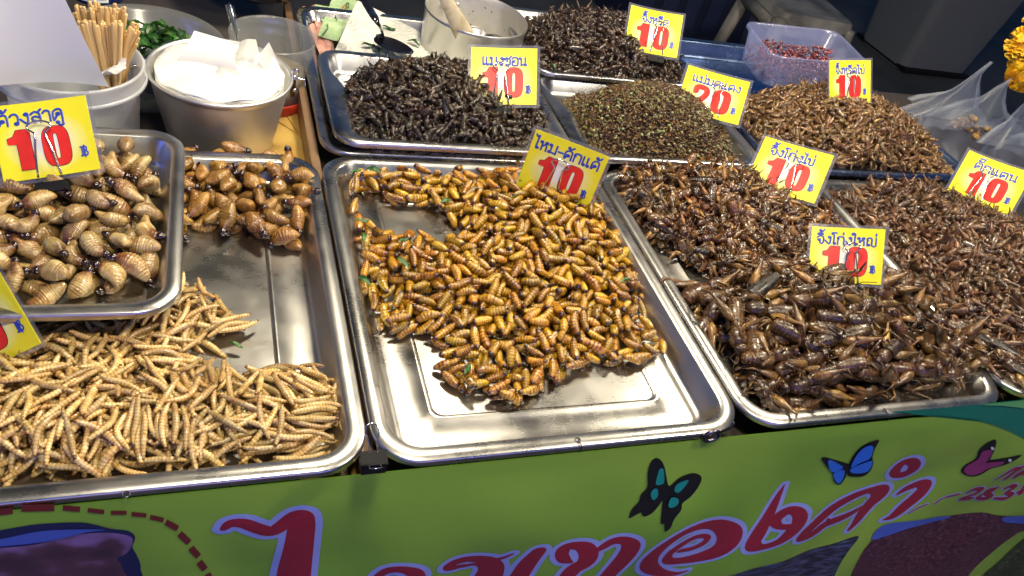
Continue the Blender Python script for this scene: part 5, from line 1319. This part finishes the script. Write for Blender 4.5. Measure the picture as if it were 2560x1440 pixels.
# leaf bowl
LB = Vector((-.087, 1.14, -.066))
e = empty('leaf_bowl', LB); tag(e, 'wide clear plastic bowl of chopped green leaves behind the bucket', 'bowl')
g = Geo(); lathe(g, [(.001, 0), (.075, 0), (.088, .008), (.104, .066), (.110, .070), (.111, .076), (.109, .078), (.102, .070), (.086, .010), (.001, .003)], 64)
link('bowl_body', g.mesh('bowl_body', PL_CUP), e)
lf2 = [leaf_mesh(k + 30, .022, .012) for k in range(6)]
g = Geo(); rn = []
for k in range(260):
    a = random.uniform(0, 6.3); q = .088 * math.sqrt(random.random()); me = lf2[k % 6]
    V = np.array([v.co[:] for v in me.vertices]); F = [tuple(p.vertices) for p in me.polygons]
    M_ = np.array(Matrix.Translation((q * math.cos(a), q * math.sin(a), .030 + .050 * (1 - (q / .1) ** 2) * random.random() + .012)) @ Matrix.Rotation(random.uniform(0, 6.3), 4, 'Z') @ Matrix.Rotation(random.uniform(-.9, .9), 4, 'X'))
    g.add(V @ M_[:3, :3].T + M_[:3, 3], F, random.uniform(.2, .9)); rn.append(np.full(len(V), random.random()))
o = link('chopped_leaves', g.mesh('chopped_leaves', leafm, rnd=np.concatenate(rn)), None, Matrix.Translation(LB)); tag(o, 'chopped green leaves filling the clear bowl', 'leaves', None, 'stuff')
# steel bowl at the top edge, bottle
o_ = PY(655, 22, 1.33)
e = empty('steel_bowl', (o_.x, 1.42, o_.z - .012)); tag(e, 'shiny steel mixing bowl cut off by the top edge', 'bowl')
g = Geo(); lathe(g, [(.001, 0), (.045, 0), (.075, .018), (.098, .055), (.104, .075), (.108, .077), (.104, .079), (.096, .057), (.001, .004)], 64); link('bowl_body', g.mesh('bowl_body', CHROME), e)
bw = tb('back_shelf', (-.30, 1.24, -.085), (.135, 1.60, -.060), darkw)
o_ = PY(240, 4, 1.25)
e = empty('blue_bottle', (o_.x, 1.28, o_.z - .004)); tag(e, 'dark blue bottle with a white barcode label at the top edge', 'bottle')
navy = mat('navy_plastic', (.01, .015, .10), .25)
g = Geo(); lathe(g, [(.001, 0), (.036, 0), (.038, .004), (.038, .09), (.03, .12), (.012, .14), (.012, .16), (.001, .16)], 40); link('bottle_body', g.mesh('bottle_body', navy), e)
g = Geo(); V = []; n = 14
for i in range(n + 1):
    a = -2.3 + 1.2 * i / n
    V += [(.0385 * math.cos(a), .0385 * math.sin(a), .006), (.0385 * math.cos(a), .0385 * math.sin(a), .035)]
g.add(V, [(2 * i, 2 * i + 2, 2 * i + 3, 2 * i + 1) for i in range(n)]); lb = link('barcode_label', g.mesh('barcode_label', paper), e)
g = Geo()
for i in range(26):
    a = -2.25 + 1.1 * i / 26; w_ = random.uniform(.005, .016)
    V = [(.0388 * math.cos(q), .0388 * math.sin(q), z) for q in (a, a + w_) for z in (.010, .034)]
    g.add(V, [(0, 2, 3, 1)])
link('barcode', g.mesh('barcode', BLACKM), lb)

# ------------------------------------------------------------------ banknotes, towel, spoon, pot
zt = -.022
def quad_sheet(name, px, z, m, wav=.0012, n=10, thick=.0004, dz=(0, 0, 0, 0)):
    Q = [P(a, b, z + dz[i]) for i, (a, b) in enumerate(px)]; V = []
    for i in range(n + 1):
        for j in range(n + 1):
            s_, t_ = i / n, j / n
            p = (Q[0] * (1 - s_) + Q[1] * s_) * (1 - t_) + (Q[3] * (1 - s_) + Q[2] * s_) * t_
            V.append((p.x, p.y, p.z + wav * math.sin(s_ * 5 + px[0][0]) * math.cos(t_ * 4) + wav * .5 * math.sin(t_ * 9 + s_ * 3)))
    F = [(i * (n + 1) + j, i * (n + 1) + j + 1, (i + 1) * (n + 1) + j + 1, (i + 1) * (n + 1) + j) for i in range(n) for j in range(n)]
    g = Geo(); g.add(V, F); g.add([(x, y, z_ - thick) for x, y, z_ in V], [f[::-1] for f in F])
    return g.mesh(name, m)
def note_mat(name, c1, c2, sc_=60):
    m = mat(name, c1, .55); n = noise(m, sc_, 4); L(m, ramp(m, n.outputs[0], [(.4, c1), (.6, c2)]).outputs[0], BS(m).inputs['Base Color']); return m
pink = note_mat('pink_note', (.50, .24, .20), (.62, .36, .30)); grn = note_mat('green_note', (.34, .50, .25), (.46, .60, .36))
o = link('banknote', quad_sheet('banknote', [(756, 18), (790, 12), (830, 150), (805, 150)], zt + .004, pink, .002)); tag(o, 'crumpled pink banknote at the far left of the note pile', 'banknote')
o = link('banknote', quad_sheet('banknote', [(775, 20), (805, 20), (845, 145), (820, 155)], zt + .006, pink, .002)); tag(o, 'pink banknote lying under the paper towel edge', 'banknote')
o = link('banknote', quad_sheet('banknote', [(787, 12), (832, 16), (835, 40), (808, 58)], zt + .009, grn, .001)); tag(o, 'green banknote half hidden behind the upper green note', 'banknote')
o = link('banknote', quad_sheet('banknote', [(840, -30), (895, 5), (845, 102), (795, 90)], zt + .012, grn, .001)); tag(o, 'green 20 baht banknote uppermost beside the paper towel', 'banknote')
org = mat('note_orange', (.6, .2, .03), .5); dgr = mat('note_dark_green', (.08, .16, .06), .5)
zt2 = zt + .0155
def ontop(pts, r, m, name, parent):
    g = Geo(); tube(g, [tuple(P(a, b, zt2)) for a, b in pts], r, 6); q = link(name, g.mesh(name, m), parent)
    return q
for st, m_ in (([(858, 18), (863, 13), (868, 17), (863, 23), (862, 28), (871, 26)], org), ([(868, 8), (874, 8), (873, 18), (867, 18), (868, 8)], dgr), ([(845, 50), (840, 40), (850, 30), (868, 34), (878, 38)], dgr), ([(808, 88), (814, 82), (822, 70), (820, 60)], dgr)):
    q = ontop([(a - 2, b) for a, b in st], .0009 if m_ is not dgr else .0011, m_, 'printed_numeral', o)
tow = mat('embossed_towel', (.72, .72, .66), .8)
wv_ = N(tow, 'ShaderNodeTexWave'); wv_.wave_type = 'RINGS'; wv_.inputs['Scale'].default_value = 60; wv_.inputs['Distortion'].default_value = 6; wv_.inputs['Detail Scale'].default_value = .4
tc_ = N(tow, 'ShaderNodeTexCoord'); vo_ = N(tow, 'ShaderNodeTexVoronoi'); vo_.inputs['Scale'].default_value = 28; L(tow, tc_.outputs['Object'], vo_.inputs['Vector'])
sn = N(tow, 'ShaderNodeMath', operation='MULTIPLY'); L(tow, vo_.outputs['Distance'], sn.inputs[0]); sn.inputs[1].default_value = 28
si = N(tow, 'ShaderNodeMath', operation='SINE'); L(tow, sn.outputs[0], si.inputs[0]); bump(tow, si.outputs[0], .5, .0015)
o = link('paper_towel', quad_sheet('paper_towel', [(893, 2), (1095, 100), (1180, 200), (808, 190)], zt + .018, tow, .0012, 18, dz=(.006, -.004, -.006, -.004))); tag(o, 'embossed white paper towel lying under the black spoon', 'paper towel')
for k, (a, b, r_) in enumerate(((922, 112, .3), (1035, 105, -.7), (972, 70, -.2), (950, 122, 1.2))):
    q = link('leaf_strip', lfm[k], None, Matrix.Translation(P(a, b, zt + .022)) @ Matrix.Rotation(r_, 4, 'Z') @ Matrix.Scale(1.7, 4))
    tag(q, ['green leaf scrap left of the black spoon on the towel', 'folded green leaf between spoon and pot', 'green leaf scrap behind the spoon neck', 'green leaf scrap under the spoon bowl'][k], 'leaf', 'green leaf strips')
blk_s = mat('black_spoon', (.012, .012, .02), .10, .3, .8, .6)
g = Geo(); cS = P(985, 112, zt + .034); n = 12; V = []
ax = (P(1028, 128, zt + .034) - P(950, 95, zt + .034)); ax.z = 0; Ls = .036; ax.normalize(); ay = Vector((-ax.y, ax.x, 0))
for i in range(9):
    for j in range(24):
        q = i / 8; a = 2 * math.pi * j / 24
        p = cS + ax * (Ls * q * math.cos(a) * (1.0 if math.cos(a) > 0 else 1.0)) + ay * (.021 * q * math.sin(a) * (1 - .18 * math.cos(a)))
        V.append((p.x, p.y, cS.z - .009 * (1 - q ** 2)))
F = [(i * 24 + j, (i + 1) * 24 + j, (i + 1) * 24 + (j + 1) % 24, i * 24 + (j + 1) % 24) for i in range(8) for j in range(24)]
g.add(V, F); g.add([(x, y, z - .0012) for x, y, z in V], [f[::-1] for f in F])
h0 = cS - ax * Ls * .95; hpts = [tuple(h0), tuple(PD(958, 88, (Vector((0, 0, CAM_H)) - h0).length * .995)), tuple(PD(945, 58, 1.235)), tuple(PD(925, 25, 1.26)), tuple(PD(895, -30, 1.30)), tuple(PD(860, -90, 1.34))]
tube(g, smooth(hpts, 4), np.linspace(.005, .0075, 21), 8, sy=.45)
tag(link('serving_spoon', g.mesh('serving_spoon', blk_s)), 'dark glossy serving spoon lying on the paper towel', 'spoon')
# pot
PT = Vector((.434, 1.254, -.023))
e = empty('aluminium_pot', PT); tag(e, 'dented aluminium pot with a wooden paddle inside', 'pot')
inner = note_mat('dirty_aluminium', (.40, .38, .34), (.55, .53, .49), 18); BS(inner).inputs['Metallic'].default_value = .6; BS(inner).inputs['Roughness'].default_value = .45
g = Geo(); lathe(g, [(.001, 0), (.080, 0), (.086, .004), (.0885, .012), (.0895, .074), (.0915, .076), (.092, .079), (.0905, .081)], 72); link('pot_body', g.mesh('pot_body', ALU), e)
g = Geo(); lathe(g, [(.0905, .081), (.0885, .078), (.0865, .070), (.0855, .012), (.080, .004), (.001, .003)], 72); ins = link('pot_lining', g.mesh('pot_lining', inner), e)
for (a, z) in ((1.7, .058), (1.7, .040), (2.1, .058)):
    g = Geo(); ellip(g, (.0855 * math.cos(a), .0855 * math.sin(a), z), (.0042, .0042, .0042), nu=12, nv=8); link('rivet', g.mesh('rivet', ALU), e)
stn = mat('burnt_bits', (.06, .02, .008), .4)
g = Geo()
for k in range(16):
    a = random.uniform(.4, 2.9); z = random.uniform(.02, .07); c = np.array([.0853 * math.cos(a), .0853 * math.sin(a), z])
    tube(g, [c, c + np.array([random.uniform(-.004, .004), -.0008, random.uniform(-.004, .004)])], .0006, 4)
o = link('burnt_bits', g.mesh('burnt_bits', stn), e)
padm = mat('pale_wood', (.58, .50, .34), .6); n_ = noise(padm, 60, 3); L(padm, ramp(padm, n_.outputs[0], [(.35, (.45, .36, .22)), (.6, (.62, .54, .38))]).outputs[0], BS(padm).inputs['Base Color'])
a_ = PY(1218, 78, 1.20); a_.z = -.012; b_2 = PD(1105, -20, 1.30); d = (b_2 - a_)
g = Geo(); tube(g, [tuple(a_), tuple(a_ + d * .12), tuple(a_ + d * .45), tuple(a_ + d * .9), tuple(a_ + d * 1.6)], [.012, .021, .017, .010, .009], 12, sy=.22)
tag(link('wooden_paddle', g.mesh('wooden_paddle', padm)), 'pale wooden paddle resting inside the aluminium pot', 'paddle')

# ------------------------------------------------------------------ chilli box
BOXM = Matrix.Translation((1.085, 1.19, .036)) @ Matrix.Rotation(-.10, 4, 'Z') @ Matrix.Rotation(-.06, 4, 'Y') @ Matrix.Rotation(.04, 4, 'X')
e = empty('plastic_box', M=BOXM)
tag(e, 'translucent rectangular box of red chillies on the brown crickets', 'box')
g = Geo(); loops = [(.014, 0), (.010, .002), (.003, .062), (-.002, .063), (-.002, .068), (.002, .0685), (.005, .064), (.012, .004), (.015, .002)]
V = []; nn = 0
for d_, z in loops:
    rr = rrect(-.105 + d_, .105 - d_, -.07 + d_, .07 - d_, .026, 8, 4); nn = len(rr); V += [(x, y, z) for x, y in rr]
g.add(V, [(i * nn + j, i * nn + (j + 1) % nn, (i + 1) * nn + (j + 1) % nn, (i + 1) * nn + j) for i in range(len(loops) - 1) for j in range(nn)])
g.add(V[-nn:], [tuple(range(nn))], flat=True); g.add(V[:nn], [tuple(range(nn))[::-1]], flat=True)
link('box_body', g.mesh('box_body', PL_BOX), e)
chm = insect('red_chilli', [(.0, (.04, .004, .006)), (.5, (.13, .012, .02)), (1, (.28, .04, .045))], (.2, .4), .6, 200, .4, .05, .4)
g = Geo(); rn = []
for k in range(700):
    rn.append(small_ell(g, (random.uniform(-.085, .085), random.uniform(-.052, .052), .006 + .036 * random.random() + .004 * math.sin(k)), (random.uniform(.004, .009), random.uniform(.002, .004), .002), random.uniform(0, 6.3), random.uniform(.2, .9)))
o = link('dried_chillies', g.mesh('dried_chillies', chm, rnd=np.concatenate(rn)), None, BOXM); tag(o, 'dark red dried chillies inside the translucent box', 'chillies', None, 'stuff')

# ------------------------------------------------------------------ things behind: stool, bin, bag, garland
greyp = mat('dusty_plastic', (.20, .19, .18), .55); n_ = noise(greyp, 9, 4); L(greyp, ramp(greyp, n_.outputs[0], [(.35, (.09, .085, .08)), (.65, (.26, .25, .23))]).outputs[0], BS(greyp).inputs['Base Color'])
ST = Vector((2.23, 2.58, -.78))
e = empty('plastic_stool', M=Matrix.Translation(ST) @ Matrix.Rotation(-.12, 4, 'Z')); tag(e, 'dusty grey plastic stool in the dark behind the stall', 'stool')
hh = .50
def sx4(name, a, b):
    g = Geo(); box(g, a, b); return link(name, g.mesh(name, greyp), e)
g = Geo(); V = []
for z, q in ((hh - .04, .172), (hh - .006, .166), (hh, .160)):
    rr = rrect(-q, q, -q, q, .04, 6, 2); nn = len(rr); V += [(x, y, z) for x, y in rr]
g.add(V, [(i * nn + j, i * nn + (j + 1) % nn, (i + 1) * nn + (j + 1) % nn, (i + 1) * nn + j) for i in range(2) for j in range(nn)]); g.add(V[-nn:], [tuple(range(nn))], flat=True)
link('seat', g.mesh('seat', greyp), e)
for sx_ in (-1, 1):
    for sy_ in (-1, 1):
        g = Geo(); tube(g, [(sx_ * .15, sy_ * .15, hh - .03), (sx_ * .20, sy_ * .20, 0)], [.038, .026], 4); link('leg', g.mesh('leg', greyp), e)
for k in range(4):
    a = k * math.pi / 2; g = Geo(); tube(g, [(-.15, -.165, hh - .07), (.15, -.165, hh - .07)], [.032, .032], 4); o = link('apron', g.mesh('apron', greyp), e, Matrix.Rotation(a, 4, 'Z'))
BI = P(2300, 175, -.78) + Vector((.05, .15, 0)); bl_p = mat('grey_blue_plastic', (.17, .19, .21), .5)
e = empty('waste_bin', BI); tag(e, 'dark grey blue plastic bin standing behind the stall', 'bin')
g = Geo(); V = []
for z, q in ((0, .24), (.02, .25), (.60, .31), (.62, .33), (.66, .33), (.67, .30)):
    rr = rrect(-q, q, -q * .8, q * .8, .05, 6, 2); nn = len(rr); V += [(x, y, z) for x, y in rr]
g.add(V, [(i * nn + j, i * nn + (j + 1) % nn, (i + 1) * nn + (j + 1) % nn, (i + 1) * nn + j) for i in range(5) for j in range(nn)]); link('bin_body', g.mesh('bin_body', bl_p), e)
g = Geo(); box(g, (-.07, -.285, .52), (.07, -.262, .55)); link('handle', g.mesh('handle', BLACKM), e)
g = Geo(); box(g, (-.25, -.23, .01), (.25, .23, .03)); link('foot', g.mesh('foot', BLACKM), e)
g = Geo(); q = P(2290, 8, -.10); box(g, (q.x - .10, q.y - .05, q.z - .01), (q.x + .12, q.y + .12, q.z + .02))
dk_ = mat('dark_cloth', (.015, .02, .04), .9)
# blue crate with orange-brown board behind the back row
e = empty('plastic_crate', P(1700, 60, -.78)); tag(e, 'dark blue plastic crate on the ground behind the back row', 'crate')
g = Geo(); box(g, (-.45, -.2, 0), (.25, .35, .30)); box(g, (-.46, -.21, .30), (.26, .36, .34)); link('crate_body', g.mesh('crate_body', mat('dark_blue_plastic', (.012, .018, .05), .4)), e)
g = Geo(); 
for k in range(5): box(g, (-.40 + k * .13, -.206, .06), (-.32 + k * .13, -.2005, .26))
link('side_rib', g.mesh('side_rib', mat('rib_blue', (.02, .03, .08), .4)), e)
# bag
BG = P(2400, 400, -.05)
def bag(base, px_top, label, w_, dy):
    e = empty('plastic_bag', base); tag(e, label, 'bag', 'clear carrier bags at the right')
    g = Geo(); n, m_ = 60, 20; V = []
    tops = [PY(*p, base.y + dy) - base for p in px_top]
    for j in range(m_ + 1):
        t_ = j / m_
        for i in range(n):
            a = 2 * math.pi * i / n
            rw = w_ * (1 - .15 * t_) * (1 + .10 * math.sin(8 * a + 2 * t_))
            V.append((rw * math.cos(a) + tops[0].x * .25 * t_, rw * .55 * math.sin(a) * (1 - .5 * t_) + .01, tops[0].z * .58 * t_ - .02))
    g.add(V, [(j * n + i, j * n + (i + 1) % n, (j + 1) * n + (i + 1) % n, (j + 1) * n + i) for j in range(m_) for i in range(n)])
    g.v = [np.array([list(Vector(p) + mnoise.noise_vector(Vector(p) * 18) * .02 + mnoise.noise_vector(Vector(p) * 60) * .006) for p in g.v[0]])]
    link('bag_body', g.mesh('bag_body', PL_BAG), e)
    for k, tp in enumerate(tops):
        g = Geo(); V = []; nn = 40; off = (-.35 + .7 * k) * w_
        for j in range(9):
            t_ = j / 8; k_ = (1 - t_) ** 2.0
            for i in range(nn):
                a = 2 * math.pi * i / nn
                bx_ = tops[0].x * .25 + off; bz = tops[0].z * .56 - .02
                V.append((bx_ * (1 - t_) + tp.x * t_ + w_ * .75 * k_ * math.cos(a) * (1 + .3 * math.sin(7 * a)) + .004 * math.cos(a), tp.y * t_ + w_ * .3 * k_ * math.sin(a) + .004 * math.sin(a), bz * (1 - t_) + tp.z * t_))
        V = [tuple(Vector(p) + (mnoise.noise_vector(Vector(p) * 22) * .016 + mnoise.noise_vector(Vector(p) * 70) * .005) * min(1, 1.15 - (q_ // nn) / 8)) for q_, p in enumerate(V)]
        g.add(V, [(j * nn + i, j * nn + (i + 1) % nn, (j + 1) * nn + (i + 1) % nn, (j + 1) * nn + i) for j in range(8) for i in range(nn)])
        link('bag_handle', g.mesh('bag_handle', PL_BAG), e)
    return e
bag(Vector((1.50, 1.12, -.10)), [(2478, 155), (2530, 195)], 'clear carrier bag with two knotted handles and orange contents', .15, .02)
bag(Vector((1.64, 1.02, -.12)), [(2600, 200), (2640, 260)], 'second clear carrier bag cut off by the right edge', .12, .02)
orgm = mat('orange_food', (.42, .24, .07), .6); n_ = noise(orgm, 60, 4); bump(orgm, n_.outputs[0], .8, .01)
g = Geo(); q = PY(2425, 305, 1.12); 
for k in range(26): ellip(g, (q.x + random.gauss(0, .018), q.y + random.gauss(0, .015), q.z - .01 + random.gauss(0, .014)), (random.uniform(.006, .014), random.uniform(.006, .014), .007), nu=7, nv=5)
tag(link('snack_packet', g.mesh('snack_packet', orgm)), 'orange brown snack inside the clear carrier bag', 'snack')
g = Geo(); box(g, (1.37, .95, -.20), (1.95, 1.5, -.125)); 
for (x, y) in ((1.40, .98), (1.92, .98), (1.40, 1.46), (1.92, 1.46)): box(g, (x - .02, y - .02, -.78), (x + .02, y + .02, -.2005))
tag(link('side_table', g.mesh('side_table', darkw)), 'dark side table under the carrier bags', 'table')
# bright wrapper between tray and bag
g = Geo(); pr_ = [PY(2190, 262, 1.10), PY(2210, 240, 1.10), PY(2262, 300, 1.10), PY(2235, 305, 1.10)]
# marigold garland
mar = mat('marigold_petal', (.85, .55, .02), .6); n_ = noise(mar, 60, 2); L(mar, ramp(mar, n_.outputs[0], [(.35, (.80, .38, .01)), (.6, (.90, .68, .03))]).outputs[0], BS(mar).inputs['Base Color'])
GARL = PD(2590, 60, 1.55)
e = empty('marigold_garland', GARL); tag(e, 'string of bright yellow marigold flowers hanging at the right edge', 'garland')
def flower(seed, R_=.026):
    r = random.Random(seed); g = Geo()
    for k in range(120):
        a = r.uniform(0, 6.3); ph = math.acos(r.uniform(-1, 1)); d = np.array([math.sin(ph) * math.cos(a), math.sin(ph) * math.sin(a), math.cos(ph)])
        t1 = np.cross(d, [0, 0, 1.0001]); t1 /= np.linalg.norm(t1); t2 = np.cross(d, t1); w_ = .0055
        c = d * R_ * .75
        g.add([c - t1 * w_ * .5, c + t1 * w_ * .5, d * R_ * 1.08 + t1 * w_ + t2 * r.uniform(-.004, .004), d * R_ * 1.15 + t2 * r.uniform(-.004, .004), d * R_ * 1.08 - t1 * w_], [(0, 1, 2, 3, 4)], .5)
    ellip(g, (0, 0, 0), (R_ * .8,) * 3, nu=10, nv=8)
    return g.mesh('flower', mar)
fm = [flower(k) for k in range(3)]
for k, (a, b) in enumerate(((2562, 112), (2572, 150), (2566, 185), (2600, 70), (2605, 130), (2610, 180))):
    o = link('flower', fm[k % 3], e, Matrix.Translation(PD(a, b, 1.5 + .02 * (k % 2)) - GARL) @ Matrix.Rotation(k, 4, 'X'))
g = Geo(); tube(g, [tuple(PD(2590, 180, 1.5) - GARL), tuple(PD(2600, -200, 1.5) - GARL), (0.1, .1, 1.3)], .0015, 5); link('string', g.mesh('string', darkw), e)

# small holes with wire ties in the front rims of the trays
g = Geo(); a = np.linspace(0, 2 * math.pi, 17)
for k, (px_, py_) in enumerate(((1445, 1100), (2213, 1026), (315, 1236))):
    c = P(px_, py_, .0006); g = Geo()
    tube(g, [(c.x + .0026 * math.cos(t), c.y + .0026 * math.sin(t), c.z) for t in a], .0006, 5, caps=False)
    if k < 2: tube(g, smooth([(c.x, c.y, c.z + .0005), (c.x + .0005, c.y - .005, c.z + .0012), (c.x + .001, .3868, .001), (c.x + .001, .3858, -.006)], 3), .0007, 5)
    o = link('wire_tie', g.mesh('wire_tie', eye_m)); tag(o, ['rusty wire tie on the front rim of the pupae tray', 'pale wire tie on the front rim of the big cricket tray', 'bare eyelet ring on the front rim of the bamboo worm tray'][k], 'tie')
print('counts pupae', NPUPA, 'bamboo', NB)
